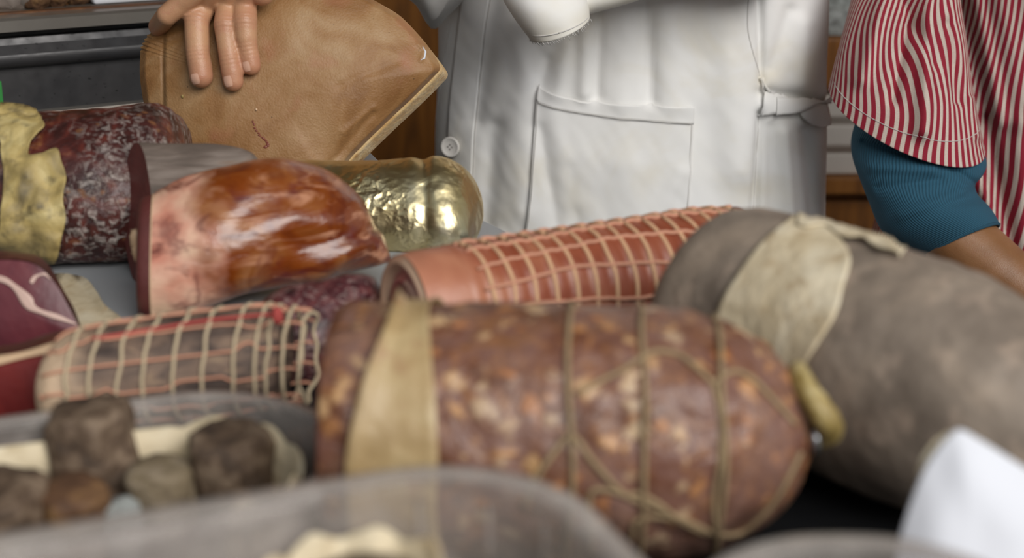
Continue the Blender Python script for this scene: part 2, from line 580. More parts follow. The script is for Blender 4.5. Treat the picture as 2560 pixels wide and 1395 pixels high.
def m_foil():
    a = Mt('gold_foil', 0.37, Metallic=1.0)
    v = a.math('ADD', a.noise(40, 3, dist=0.6), a.math('MULTIPLY', a.vor(75, a.warp(70, 0.02)), 0.35)); v2 = a.vor(170, a.warp(120, 0.010))
    f = a.noise(24, 3)
    a.col(a.ramp(f, [(0.35, '#cbb57c'), (0.55, '#ddd0a6'), (0.7, '#ece6d2')]))
    loc = a.ramp(a.noise(20, 2, co=a.map(loc=(.1, .7, .3))), [(0.46, 0.03), (0.60, 0.8)])
    h = a.math('ADD', a.math('MULTIPLY', v, 0.8), a.math('MULTIPLY', v2, loc))
    a.bump(h, 0.5, 0.004)
    return a.m
M['foil'] = m_foil()
def m_pancetta():
    a = Mt('rolled_pork_skin', 0.42)
    c = a.ramp(a.noise(28, 4, dist=0.8), [(0.3, '#783823'), (0.5, '#8c4a33'), (0.7, '#a0664b')])
    a.col(a.mix(a.ramp(a.attr('tone'), [(0.0, 0.6), (0.22, 0.0)]), c, '#c98d70'))
    a.bump(a.noise(160, 4), 0.3, 0.001)
    return a.m
M['pancetta'] = m_pancetta()
def m_spiral():
    a = Mt('rolled_fat_and_meat', 0.4)
    t = a.math('ADD', a.attr('tone'), a.math('MULTIPLY', a.math('SUBTRACT', a.noise(70, 3), 0.5), 0.07))
    c = a.ramp(t, [(0.10, '#6d2230'), (0.30, '#7c2f3a'), (0.37, '#cfa794'), (0.52, '#d3ab98'), (0.58, '#a65e5a'), (0.74, '#b06e66'), (0.80, '#d8b89c'), (0.97, '#d0a184')])
    a.col(c)
    return a.m
M['spiral'] = m_spiral()
def m_capocollo(name, c1, c2, c3):
    a = Mt(name, 0.4)
    c = a.ramp(a.noise(26, 4, dist=1.0), [(0.3, c1), (0.5, c2), (0.72, c3)])
    a.col(c)
    a.bump(a.noise(200, 3), 0.3, 0.001)
    return a.m
M['capo_a'] = m_capocollo('purple_cured_pork', '#4a1d26', '#652c33', '#7a4042')
M['capo_b'] = m_capocollo('red_cured_pork', '#5a1413', '#701d19', '#842c24')
M['capo_rind'] = m_capocollo('brown_outer_crust', '#3d211c', '#553029', '#70473a')
M['white_fat'] = plain('white_fat_vein', '#c8a99c', 0.45, var=0.15, vscale=90)
def m_netted():
    a = Mt('peppered_roll_crust', 0.7)
    c = a.ramp(a.noise(60, 5, co=a.map(scale=(0.6, 1, 2.2)), dist=0.8), [(0.3, '#2f2420'), (0.46, '#55453c'), (0.60, '#7d6655'), (0.76, '#a8916f')])
    a.col(a.mix(a.ramp(a.attr('tone'), [(0.02, 1.0), (0.2, 0.0)]), c, '#cdb193'))
    a.bump(a.noise(200, 4), 0.6, 0.002)
    return a.m
M['netted'] = m_netted()
def m_dried(name, c1, c2, c3):
    a = Mt(name, 0.75)
    a.col(a.ramp(a.noise(70, 5, dist=0.8), [(0.3, c1), (0.5, c2), (0.72, c3)]))
    a.bump(a.noise(140, 5), 0.7, 0.004)
    return a.m
M['dried'] = m_dried('dried_sausage_crust', '#2e231b', '#584636', '#8a7763')
M['dried_grey'] = m_dried('grey_mouldy_crust', '#4c3f33', '#74664f', '#a39480')
M['dried_brown'] = m_dried('brown_dried_crust', '#3e2717', '#60432c', '#86653f')
M['cheese_pale'] = m_dried('pale_blue_rind', '#6f6f6c', '#9b9f9c', '#c3c7c4')

# setting and tools ---------------------------------------------------
def m_clear():
    a = Mt('clear_plastic', 0.12)
    nt = a.nt
    tr = nt.nodes.new('ShaderNodeBsdfTransparent'); tr.inputs[0].default_value = (0.93, 0.92, 0.93, 1)
    gl = nt.nodes.new('ShaderNodeBsdfPrincipled'); gl.inputs['Base Color'].default_value = (0.58, 0.53, 0.48, 1); gl.inputs['Roughness'].default_value = 0.12
    lw = nt.nodes.new('ShaderNodeLayerWeight'); lw.inputs[0].default_value = 0.35
    k = a.math('ADD', a.math('MULTIPLY', lw.outputs['Facing'], 0.5), a.ramp(a.noise(60, 4), [(0.45, 0.14), (0.75, 0.32)]))
    mx = nt.nodes.new('ShaderNodeMixShader')
    nt.links.new(k, mx.inputs[0]); nt.links.new(tr.outputs[0], mx.inputs[1]); nt.links.new(gl.outputs[0], mx.inputs[2])
    nt.links.new(mx.outputs[0], a.out.inputs[0])
    return a.m
M['clear'] = m_clear()
M['white_paper'] = plain('white_paper', '#d3d5dc', 0.8, bumps=(60, 0.2, 0.001), var=0.03)
M['counter_black'] = plain('black_counter', '#17181a', 0.38, bumps=(300, 0.1, 0.0005), var=0.3)
M['board'] = plain('white_plastic_board', '#9c9fa2', 0.5, bumps=(400, 0.15, 0.0006), var=0.05)
def m_panel():
    a = Mt('worn_dark_metal', 0.42, Metallic=0.25)
    sc1 = a.ramp(a.noise(260, 3, co=a.map(scale=(0.4, 1, 1.2))), [(0.28, 1.0), (0.33, 0.0)])
    c = a.mix(a.noise(14, 4), '#333437', '#4d4a49')
    a.col(a.mix(sc1, c, '#101011'))
    a.put(a.b, 'Roughness', a.ramp(a.noise(60, 4), [(0.3, 0.3), (0.7, 0.55)]))
    return a.m
M['panel'] = m_panel()
M['steel'] = plain('brushed_steel', '#a39d95', 0.36, var=0.1, Metallic=0.8)
def m_wood(name, c1, c2, c3):
    a = Mt(name, 0.55)
    w = a.noise(6, 5, co=a.map(scale=(6, 6, 0.7)), dist=1.2)
    a.col(a.ramp(w, [(0.3, c1), (0.5, c2), (0.7, c3)]))
    a.bump(w, 0.2, 0.002)
    return a.m
M['wood'] = m_wood('orange_brown_wood', '#6b400f', '#875316', '#9e6626')
M['wood_edge'] = m_wood('dark_wood_edge', '#45270f', '#5c3718', '#6e4622')
M['white_plastic'] = plain('white_crate_plastic', '#cfc8bf', 0.5, var=0.05)
M['green'] = plain('green_card', '#2f8a3c', 0.6)
M['floor'] = plain('grey_floor_tile', '#6d6660', 0.6)
M['plaster'] = plain('warm_plaster', '#8d8378', 0.9)
M['clip'] = plain('aluminium_clip', '#b9bcc0', 0.3, Metallic=1.0)
M['gash'] = plain('torn_flesh', '#7c4436', 0.3, bumps=(600, 0.6, 0.001), var=0.5, vscale=500)

# ------------------------------------------------------------------ the setting
def struct(name, v, f, mat, parent=None):
    o = mo(name, v, f, mat, parent, smooth=False)
    o['kind'] = 'structure'
    return o
struct('floor', *box((0, 1.2, -0.02), 3.0, 2.4, 0.02), M['floor'])
wall = struct('wall_back', *box((0, 3.06, 0), 3.0, 0.05, 2.9), M['plaster'])
pw = 0.30
for k in range(14):                      # wooden boards lining the back wall
    b = mo('plank', *box((-2.0 + k * pw, 2.995, 0.0), pw / 2 - 0.0015, 0.012, 2.3), M['wood'], wall, smooth=False)
    bevel(b, 0.003, 1)
struct('ceiling', *box((0, 1.9, 2.9), 3.0, 1.2, 0.05), M['plaster'])
struct('wall_left', *box((-2.6, 1.2, 0), 0.05, 1.8, 2.9), M['plaster'])

# counter ------------------------------------------------------------
E0 = G(1190, 550); E1 = G(1280, 590)
ed = (E0 - E1).normalized()
Eb = E1 + ed * 0.62
outline = [(-1.1, 0.18), (1.1, 0.18), (1.1, 0.86), (0.45, 0.88), (0.10, 0.98), (0.05, 1.02), (E1.x, E1.y), (Eb.x, Eb.y), (Eb.x, 1.95), (-1.1, 1.95)]
counter = empty('counter', (0, 0.8, 0), 'long black sales counter carrying the meats and tubs', 'counter')
co_top = mo('counter_top', *prism(outline, T - 0.03, T), M['counter_black'], counter, smooth=False)
bevel(co_top, 0.003)
inner = [(-1.05, 0.25), (1.05, 0.25), (1.05, 0.82), (0.40, 0.83), (0.0, 0.97), (Eb.x - 0.06, Eb.y - 0.02), (Eb.x - 0.06, 1.9), (-1.05, 1.9)]
mo('base', *prism(inner, 0.0, T - 0.03), M['panel'], counter, smooth=False)

BZ = T + 0.004
bo = [(-0.75, 0.885), (-0.10, 0.885), (-0.03, 0.93), (E1.x - 0.004, E1.y - 0.002), (E0.x - 0.003, E0.y), ((E1 + ed * 0.15).x - 0.004, (E1 + ed * 0.15).y), (-0.12, 1.32), (-0.75, 1.32)]
o = mo('cutting_board', *prism(bo, T + 0.0002, BZ), M['board'], smooth=False)
tag(o, 'thin pale grey plastic cutting board under the smoked ham and foil roll', 'cutting board')
bevel(o, 0.001)

# raised display shelf at upper left -----------------------------------
sA = G(90, 290); sB = G(350, 265)
sd = (sB - sA); sd.z = 0; sd.normalize()
sn = Vector((sd.y, -sd.x, 0))            # towards the camera
S0 = sA - sd * 0.35; SL = 0.66
ang = math.atan2(sd.y, sd.x)
shelf = empty('display_shelf', (S0 + sd * SL / 2), 'raised dark metal display shelf with steel rim behind the salami', 'shelf')
def slab(name, mat, profile, s0=0.0, s1=SL, parent=shelf, smooth=False):
    """extrude a (towards camera, z) profile along the shelf"""
    n = len(profile); v = []
    for s in (s0, s1):
        for a, z in profile: v.append(S0 + sd * s + sn * a + Vector((0, 0, z)))
    f = [tuple(range(n)), tuple(range(2 * n - 1, n - 1, -1))] + [(i, (i + 1) % n, n + (i + 1) % n, n + i) for i in range(n)]
    return mo(name, v, f, mat, parent, smooth)
slab('lower_panel', M['panel'], [(0, 0.0005), (0, 0.047), (-0.3, 0.047), (-0.3, 0.0005)])
mold_p = [(-0.02, 0.0471)]
for k in range(13):
    a = -PI / 2 + PI * 0.62 * k / 12
    mold_p.append((0.001 + 0.011 * math.cos(a), 0.0572 + 0.011 * math.sin(a) * 0.9))
mold_p += [(0.004, 0.0690), (0.002, 0.0748), (-0.02, 0.0748)]
slab('moulding', M['panel'], mold_p)
slab('shadow_gap', M['counter_black'], [(-0.012, 0.0749), (-0.012, 0.0805), (-0.3, 0.0805), (-0.3, 0.0749)])
slab('steel_rim', M['steel'], [(0.004, 0.0806), (0.012, 0.0822), (0.0125, 0.0925), (0.009, 0.0948), (-0.012, 0.0948), (-0.012, 0.0806)])
slab('wooden_edge', M['wood_edge'], [(-0.0125, 0.0806), (-0.0125, 0.0962), (-0.022, 0.0962), (-0.022, 0.0806)])
slab('shelf_top', M['steel'], [(-0.0225, 0.0806), (-0.0225, 0.0920), (-0.34, 0.0920), (-0.34, 0.0806)])
slab('base_strip', M['steel'], [(0.0005, 0.0003), (0.007, 0.0003), (0.006, 0.004), (0.0005, 0.006)], 0.30, 0.505)
slab('base_strip', M['panel'], [(0.0005, 0.0003), (0.006, 0.0003), (0.005, 0.003), (0.0005, 0.004)], 0.507, SL)
gq = P(-8, 228, 1.55)
s_g = (gq - S0).dot(sd)
o = slab('price_card', M['green'], [(0.0004, 0.004), (0.0022, 0.004), (0.0022, 0.036), (0.0004, 0.036)], s_g - 0.03, s_g - 0.0065, parent=None)
tag(o, 'narrow green card on the dark shelf front at the left edge', 'card')
STZ = T + 0.092
# goods on the shelf top
def lump(c, rx, ry, rz, s, amp, n=24):
    v = []; rings = []
    for i in range(1, n // 2):
        ph = PI * i / (n // 2); ring = []
        for k in range(n):
            th = 2 * PI * k / n
            q = Vector((math.sin(ph) * math.cos(th), math.sin(ph) * math.sin(th), math.cos(ph)))
            m_ = 1 + amp * nz(q + Vector(c) * 30, s)
            w_ = Vector(c) + Vector((q.x * rx * m_, q.y * ry * m_, q.z * rz * m_))
            ring.append(w_)
        rings.append(ring)
    return rings_mesh(rings)
c = G(18, 30, STZ) + Vector((0, 0.022, 0)); c.z = STZ + 0.020
tag(mo('plastic_bag', *lump(c, 0.022, 0.02, 0.021, 2.5, 0.3), M['clear']), 'crumpled clear plastic bag on the display shelf', 'bag')
for i, (px, py, rx) in enumerate(((80, 27, 0.0165), (132, 21, 0.0145), (186, 16, 0.0150))):
    c = G(px, py, STZ) + Vector((0, 0.018, 0)); c.z = STZ + 0.0125
    o = mo('dried_sausage', *lump(c, rx, 0.016, 0.0145, 3.0, 0.25), M['dried_brown'])
    tag(o, ['brown dried sausage piece next to the plastic bag on the shelf', 'brown dried sausage piece in the middle of three on the shelf', 'brown dried sausage piece nearest the white packet on the shelf'][i], 'sausage', 'dried pieces on the display shelf')
q0 = G(236, 14, STZ)
v = []
for z in (0.0005, 0.02):
    for s_, a_ in ((0.0, 0.002), (0.115, 0.002), (0.115, 0.08), (0.0, 0.08)):
        v.append(q0 + sd * s_ - sn * a_ + Vector((0, 0, z)))
o = mo('white_packet', v, [(0, 3, 2, 1), (4, 5, 6, 7), (0, 1, 5, 4), (1, 2, 6, 5), (2, 3, 7, 6), (3, 0, 4, 7)], M['white_paper'], smooth=False)
tag(o, 'bright white paper packet lying on the display shelf', 'packet'); bevel(o, 0.003)

# back counter with crates, seen in the gap between the two people -------
bc = empty('back_cabinet', (0.75, 2.55, 0), 'orange brown wooden back cabinet between the two people', 'cabinet')
o = mo('carcass', *box((0.75, 2.68, 0), 0.42, 0.2, 0.67), M['wood'], bc, smooth=False); bevel(o)
o = mo('worktop', *box((0.75, 2.66, 0.6705), 0.44, 0.23, 0.025), M['wood'], bc, smooth=False); bevel(o)
for k in range(2):
    o = mo('door', *box((0.54 + 0.42 * k, 2.471, 0.06), 0.20, 0.008, 0.59), M['wood'], bc, smooth=False); bevel(o)
    mo('knob', *lump(Vector((0.70 + 0.1 * k, 2.452, 0.5)), 0.011, 0.011, 0.011, 1, 0), M['steel'], o)
def crate(cx, cy, z, w, h, label):
    e = empty('plastic_crate', (cx, cy, z), label, 'crate')
    dd = 0.14
    nsl = 3; gap = 0.012; hs = (h - gap * (nsl - 1)) / nsl
    for k in range(nsl):
        z0 = z + 0.0003 + k * (hs + gap)
        for sy in (-1, 1):
            o = mo('slat', *box((cx, cy + sy * dd, z0), w, 0.006, hs), M['white_plastic'], e, smooth=False); bevel(o, 0.003)
        for sx in (-1, 1):
            o = mo('slat', *box((cx + sx * (w - 0.006), cy, z0), 0.006, dd - 0.0065, hs), M['white_plastic'], e, smooth=False); bevel(o, 0.003)
    for sx in (-0.98, -0.5, 0, 0.5, 0.98):
        mo('upright', *box((cx + sx * (w - 0.008), cy - dd + 0.012, z + 0.0003), 0.008, 0.005, h), M['white_plastic'], e, smooth=False)
    mo('bottom', *box((cx, cy, z + 0.002), w - 0.013, dd - 0.007, 0.005), M['white_plastic'], e, smooth=False)
crate(0.55, 2.60, 0.696, 0.24, 0.125, 'white slatted plastic crate on the wooden back cabinet')
o = mo('wooden_box', *box((0.55, 2.62, 0.8225), 0.15, 0.10, 0.078), M['wood'], smooth=False)
tag(o, 'orange brown wooden box standing on the white crate', 'box'); bevel(o, 0.004)
o = mo('storage_tub', *join(box((0.56, 2.62, 0.9015), 0.08, 0.08, 0.004), box((0.56, 2.542, 0.9055), 0.08, 0.003, 0.04), box((0.56, 2.698, 0.9055), 0.08, 0.003, 0.04), box((0.483, 2.62, 0.9055), 0.003, 0.0745, 0.04), box((0.637, 2.62, 0.9055), 0.003, 0.0745, 0.04)), M['cheese_pale'], smooth=False)
tag(o, 'small pale greenish tub on top of the wooden box', 'tub')
bevel(o, 0.002)

# ------------------------------------------------------------------ meats
# --- coarse salami in front -------------------------------------------
R1 = 0.0535
fsA = G(842, 1072, T + R1); fsB = G(2028, 1088, T + R1)
prof = []
for k in range(90):
    t = k / 89
    if t < 0.02: r = R1 * 0.95 + R1 * 0.03 * (t / 0.02)
    elif t < 0.62: r = R1 * (0.98 + 0.02 * math.sin(t / 0.62 * PI))
    else:
        q = (t - 0.62) / 0.38
        r = R1 * 0.98 * max(0.02, (1 - q ** 2.3)) ** 0.5
    prof.append((t, r))
fs = empty('coarse_salami', ((fsA + fsB) / 2).xy.to_3d() + Vector((0, 0, T)), 'large coarse brown salami tied with twine in the foreground', 'salami')
dsp = lambda q, t, a: 0.0016 * nz(q, 60) + 0.001 * nz(q, 130)
v, f = lathe(fsA, fsB, prof, 80, dsp, cap0=False, zmin=T)
mo('casing', v, f, M['front_salami'], fs)
B_fs = bvh_of(v, f)
ax = (fsB - fsA).normalized(); fu = ZZ; fw_ = ax.cross(fu)
rings = []
for k in range(10):
    rr = R1 * 0.955 * (1 - k / 9.5)
    rings.append([fsA + ax * (0.0003 - 0.002 * (k > 0)) + (fu * math.cos(2 * PI * j / 48) + fw_ * math.sin(2 * PI * j / 48)) * rr for j in range(48)])
v, f = rings_mesh(rings, False, True)
mo('cut_face', v, f, M['front_cut'], fs)
# casing paper band at the cut end: a full ring with an uneven, pointed upper edge
L_ = [(985, 738), (952, 800), (932, 900), (915, 1010), (905, 1110), (896, 1200), (892, 1290), (900, 1360)]
R_ = [(1072, 735), (1118, 800), (1132, 900), (1130, 1010), (1120, 1110), (1108, 1200), (1104, 1290), (1110, 1360)]
rings = []
n = 72
for side in range(2):
    pass
def band_ring(x_of, lift):
    ring = []
    for j in range(n):
        a = 2 * PI * j / n
        x = x_of(a)
        c = fsA + (fsB - fsA) * ((x - 842) / (2028 - 842))
        ring.append(c + (fu * math.cos(a) + fw_ * math.sin(a)) * (R1 * 1.0 + lift + 0.0008 * nz((x * .02, a * 2, 0), 1)))
    for p in ring: p.z = max(p.z, T + 0.0002)
    return ring
def xl(a): return 930 + 70 * max(0, math.cos(a)) ** 2 - 20 * math.sin(a) ** 2 + 5 * nz((a * 2, 3, 0), 1)
def xr(a): return 1122 - 40 * max(0, math.cos(a)) ** 3 + 6 * nz((a * 2, 8, 0), 1)
rr = []
for k in range(9):
    u = k / 8
    lift = 0.0012 + 0.0045 * max(0, 1 - u * 5) + 0.001 * (u > 0.9)
    rr.append(band_ring(lambda a, u=u: xl(a) * (1 - u) + xr(a) * u, lift))
v, f = rings_mesh(rr, False, False)
mo('paper_band', v, f, M['paper_amber'], fs, solid=0.0006)
# twine hoops
for px in (1425, 1600, 1782):
    t = (px - 842) / (2028 - 842); c = fsA + (fsB - fsA) * t
    r = [p for p in prof if p[0] <= t][-1][1] + 0.0012
    pts = []
    for k in range(61):
        a = 2 * PI * k / 60
        q = c + ax * (0.003 * nz((a, px, 0), 1.0)) + (fu * math.cos(a) + fw_ * math.sin(a)) * (r - 0.0004)
        q.z = max(q.z, T + 0.001); pts.append(q)
    mo('twine', *tube(pts, 0.0012, 6), M['twine'], fs)
for path in ([(1440, 985), (1500, 955), (1560, 925), (1590, 905), (1640, 880), (1700, 890), (1745, 925), (1780, 960)],
             [(1780, 960), (1830, 930), (1880, 950), (1930, 1000), (1985, 1060)],
             [(1310, 1265), (1345, 1190), (1385, 1130), (1430, 1090), (1480, 1150), (1560, 1235), (1620, 1260), (1690, 1290), (1780, 1330)],
             [(1480, 1380), (1475, 1300), (1478, 1230), (1520, 1225), (1570, 1240)],
             [(1560, 1240), (1600, 1235), (1650, 1262), (1700, 1300), (1770, 1330), (1850, 1330), (1920, 1270), (1960, 1210), (2000, 1130)],
             [(1780, 960), (1800, 1040), (1800, 1140), (1785, 1240), (1790, 1340)],
             [(1580, 1345), (1590, 1300), (1640, 1290), (1700, 1298)]):
    mo('twine', *px_tube(B_fs, path, 40, 0.0012, 0.0005), M['twine'], fs)
# casing tail and clip at the rounded end
tl = [P(1992, 915, 0.655), P(2010, 960, 0.645), P(2040, 1010, 0.64), P(2068, 1050, 0.64), P(2076, 1082, 0.645), P(2050, 1098, 0.65), P(2030, 1095, 0.655)]
tl = [Vector(p) for p in cr([tuple(p) for p in tl], 22)]
v, f = tube(tl, [0.0020 + 0.0036 * math.sin(PI * min(1, k / 21 + 0.05)) ** 0.7 for k in range(22)], 12)
v = [Vector(p) + Vector((1, 0, 0)) * 0.0012 * nz(p, 200) for p in v]
tail = mo('casing_tail', v, f, M['casing_tail'], fs)
cc = P(2034, 1096, 0.65)
mo('clip', *ring_tube(cc, Vector((0, 1, 0)), ZZ, 0.0048, 0.0048, 0.0022, 20, 8), M['clip'], tail)

# --- big grey sausage at right ------------------------------------------
R2 = 0.0555
mA = G(1788, 765, T + R2); mB = G(2575, 1062, T + R2)
prof = []
for k in range(70):
    t = k / 69
    if t < 0.10:
        q = 1 - t / 0.10
        r = R2 * (0.70 + 0.30 * (1 - q ** 2.4) ** 0.5)
    elif t < 0.50: r = R2
    else:
        q = (t - 0.50) / 0.50
        r = R2 * max(0.03, 1 - q ** 2.2) ** 0.5
    prof.append((t, r))
mb = mB + (mB - mA) * 0.20
gs = empty('grey_sausage', ((mA + mb) / 2).xy.to_3d() + Vector((0, 0, T)), 'thick grey mouldy sausage with a torn cream paper patch at right', 'sausage')
dsp = lambda q, t, a: 0.0022 * nz(q, 30) + 0.0007 * nz(q, 110)
v, f = lathe(mA, mb, prof, 90, dsp, cap0=True, cap1=True, zmin=T)
mo('casing', v, f, M['mortadella'], gs)
B_gs = bvh_of(v, f)
v, f = patch(B_gs, quadf([(1988, 543), (1905, 612), (1845, 690), (1808, 750), (1787, 806), (1786, 812)],
                         [(2048, 552), (2124, 640), (2112, 715), (2092, 790), (2050, 860), (1996, 945)]), 26, 40, 0.0016, 0.0012)
pp = mo('paper_patch', v, f, M['paper_cream'], gs, solid=0.0008)
# torn ruffle of paper along the top
v, f = patch(B_gs, bandf([(1990, 556), (2060, 566), (2130, 590), (2200, 612), (2255, 642)], lambda q: 26 + 12 * math.sin(q * 19)), 6, 40, 0.0022, 0.004, 3)
mo('torn_edge', v, f, M['paper_cream'], gs, solid=0.0008)

# --- netted pork roll ---------------------------------------------------
R3 = 0.0345
pA = G(1016, 790, T + R3); pB = G(1850, 652, T + R3)
pk = empty('netted_pork_roll', ((pA + pB) / 2).xy.to_3d() + Vector((0, 0, T)), 'pink rolled pork in cream netting behind the coarse salami', 'pork roll')
NH = 15
hoop_t = [0.155 + 0.80 * k / (NH - 1) for k in range(NH)]
def rprof(t):
    r = R3 * (1 - 0.07 * smooth01(0.86, 1.0, t) - 0.03 * smooth01(0.05, 0.0, t))
    b = min(abs(t - h) for h in hoop_t)
    return r + (0.0012 * (smooth01(0, 0.022, b) - 0.5) if t > 0.12 else 0)
axp = (pB - pA).normalized(); pu = ZZ; pw_ = axp.cross(pu)
prof = [(k / 160, rprof(k / 160)) for k in range(161)] + [(1.03, R3 * 0.8), (1.045, R3 * 0.4), (1.05, R3 * 0.05)]
v, f = lathe(pA, pB, prof, 64, lambda q, t, a: 0.0008 * nz(q, 60), cap0=False, zmin=T)
L3 = (pB - pA).length
mo('pork', v, f, M['pancetta'], pk, attr2=[(Vector(q) - pA).dot(axp) / L3 for q in v])
# rolled end face: fat and meat layers, slightly stepped
rings = []; tn = []
rings_n = 18
for k in range(rings_n):
    q = 1 - k / (rings_n - 0.5); row = []
    for j in range(56):
        a = 2 * PI * j / 56
        st = 0.0022 * math.sin(q * 3.2 * 2 * PI + a) * (1 if 0 < k else 0)
        row.append(pA + axp * (0.0004 - 0.001 * (k > 0) + 0.004 * (1 - q) + st) + (pu * math.cos(a) + pw_ * math.sin(a)) * (rprof(0) * q))
        tn.append(min(1.0, q * 0.90 + 0.10 * (a / (2 * PI))))
    rings.append(row)
v, f = rings_mesh(rings, False, True)
mo('rolled_end', v, f, M['spiral'], pk, attr2=tn + [0.0])
for h in hoop_t:
    c = pA + (pB - pA) * h; r = rprof(h) + 0.0006
    pts = []
    for k in range(49):
        a = 2 * PI * k / 48
        q = c + axp * (0.004 * math.sin(a + 0.6) + 0.0012 * nz((a * 2, h * 50, 0), 1)) + (pu * math.cos(a) + pw_ * math.sin(a)) * r
        q.z = max(q.z, T + 0.001); pts.append(q)
    mo('net_hoop', *tube(pts, 0.0015, 6), M['net_cream'], pk)
for j in range(14):
    a0 = 2 * PI * j / 14 + 0.1
    pts = []
    for k in range(60):
        t = 0.15 + 0.84 * k / 59
        a = a0 + 0.10 * math.sin(t * 7 + j) + 0.06 * nz((t * 6, j, 0), 1)
        q = pA + (pB - pA) * t + (pu * math.cos(a) + pw_ * math.sin(a)) * (rprof(t) + 0.0004)
        q.z = max(q.z, T + 0.001); pts.append(q)
    mo('net_strand', *tube(pts, 0.0012, 5), M['net_pink'], pk)

# --- dark salami with white mould, upper left ----------------------------
dsa = empty('mouldy_salami', G(200, 640, BZ), 'dark salami with white mould wrapped in torn yellow paper', 'salami')
dspA = lambda q, t, a: 0.0022 * nz(q, 40) + 0.0010 * nz(q, 110)
v, f, rings, full = loft([(-160, 292, 648, None, 0.046), (0, 288, 652, None, 0.048), (150, 280, 652, None, 0.049), (300, 268, 645, None, 0.049), (390, 262, 630, None, 0.047), (440, 282, 605, None, 0.040), (468, 315, 570, None, 0.028), (482, 355, 520, None, 0.012), (485, 400, 470, None, 0.004)],
                         (-0.22, 1, 0), 72, 90, BZ, dspA)
mo('casing', v, f, M['mold_dark'], dsa)
B_da = bvh_of(v, f)
pap_top = [(18, 262), (60, 262), (90, 275), (105, 298), (118, 322), (100, 345), (82, 365), (78, 392), (110, 390), (148, 376), (160, 410), (172, 450), (165, 500), (172, 545), (160, 590), (150, 630), (140, 652)]
pl = cr([(-14, 268), (-4, 310), (8, 370), (16, 440), (12, 520), (2, 590), (-4, 650)], 60)
pr = cr(pap_top, 60)
def pfn(u, w):
    k = w * 59; i = min(int(k), 58); g = k - i
    l = [pl[i][c] * (1 - g) + pl[i + 1][c] * g for c in (0, 1)]; r = [pr[i][c] * (1 - g) + pr[i + 1][c] * g for c in (0, 1)]
    return (l[0] * (1 - u) + r[0] * u, l[1] * (1 - u) + r[1] * u)
v, f = patch(B_da, lambda u, w: pfn(u, 0.03 + 0.97 * w), 40, 100, 0.0022, 0.0085, 5)
mo('torn_paper', v, f, M['paper_yellow'], dsa, solid=0.0008)
# standing torn crest above the top of the salami
crest = []; cf = []
top = cr([(0, 284, 256), (30, 283, 258), (60, 282, 262), (85, 281, 272), (105, 282, 292)], 24)
for x, yb_, yt_ in top:
    b0 = P(x, yb_ + 14, GD(x, 652, BZ) - 0.012); b1 = P(x, yt_, GD(x, 652, BZ) - 0.004 + 0.003 * nz((x * .05, 0, 0), 1))
    crest += [b0, (b0 + b1) / 2 - FW * 0.003, b1]
for i in range(23):
    for j in range(2): cf.append((i * 3 + j, i * 3 + j + 1, i * 3 + j + 4, i * 3 + j + 3))
mo('paper_crest', crest, cf, M['paper_yellow'], dsa, solid=0.0008)

# --- grey cured slab behind the smoked ham -------------------------------
gc = empty('cured_slab', G(470, 700, BZ), 'grey crusted slab of cured meat behind the smoked ham', 'cured meat')
v, f, rings, full = loft([(343, 356, 706, None, 0.020), (420, 357, 702, None, 0.021), (520, 359, 700, None, 0.021), (590, 367, 700, None, 0.020), (625, 380, 690, None, 0.015), (646, 400, 670, None, 0.006)],
                         (-0.62, 0.78, 0), 56, 60, BZ, lambda q, t, a: 0.0012 * nz(q, 60), cap0=False)
mo('crust', v, f, M['grey_cured'], gc)
r0 = rings[0]; c0 = sum((Vector(p) for p in r0), Vector()) / len(r0)
face = [[c0 + (Vector(p) - c0) * s for p in r0] for s in (1.0, 0.96, 0.7, 0.3)]
mo('cut_face', *rings_mesh(face, False, True), M['cut_red'], gc)
for i, (px, py) in enumerate(((338, 590), (346, 622), (352, 648))):
    pass

# --- smoked ham ------------------------------------------------------------
sh = empty('smoked_ham', G(640, 740, BZ), 'glossy amber smoked ham chunk with pink fat at its cut end', 'ham')
secs = [(384, 488, 806, 0.955, 0.030), (402, 478, 800, 0.957, 0.032), (470, 448, 786, 0.960, 0.034), (560, 416, 752, 0.965, 0.036), (650, 398, 728, 0.972, 0.036), (740, 404, 708, 0.980, 0.034), (830, 432, 694, 0.988, 0.030), (900, 494, 680, 0.994, 0.024), (945, 572, 668, 0.998, 0.014), (975, 636, 658, 1.0, 0.004)]
def dspS(q, t, a):
    x, y, d = proj(q)
    w_ = (y - 0.62 * (975 - x) - 300)
    g = 0.0024 * math.sin((y + x * 0.62) / 26.0 + 2.5 * nz(q, 30)) * smooth01(520, 760, x) * smooth01(430, 560, y)
    return g + 0.0022 * nz(q, 32) - 0.003 * math.exp(-((y - 600) / 60) ** 2) * smooth01(470, 380, x)
v, f, rings, full = loft(secs, (-0.16, 1, 0), 72, 90, BZ, dspS, cap0=False)
ton = []
for q in v: ton.append((proj(q)[0] - 384) / (975 - 384))
mo('glazed_rind', v, f, M['smoked'], sh, attr2=ton)
r0 = [Vector(p) for p in rings[0]]; c0 = sum(r0, Vector()) / len(r0)
ldir = (P(345, 640, 0.955) - P(384, 640, 0.955)).normalized()
lw = (P(345, 640, 0.955) - P(384, 640, 0.955)).length
rim = [[c0 + (p - c0) * s for p in r0] for s in (1.0, 0.985)]
rim[1] = [p + ldir * 0.001 for p in rim[1]]
meat = [[c0 + (p - c0) * s + ldir * (lw * k) for p in r0] for s, k in ((0.985, 0.03), (0.975, 0.25), (0.95, 0.6), (0.90, 0.9), (0.7, 1.0), (0.3, 1.02))]
mo('fat_rim', *rings_mesh(rim, False, False), M['fat_rim'], sh)
mo('cut_face', *rings_mesh(meat, False, True), M['cut_red'], sh)
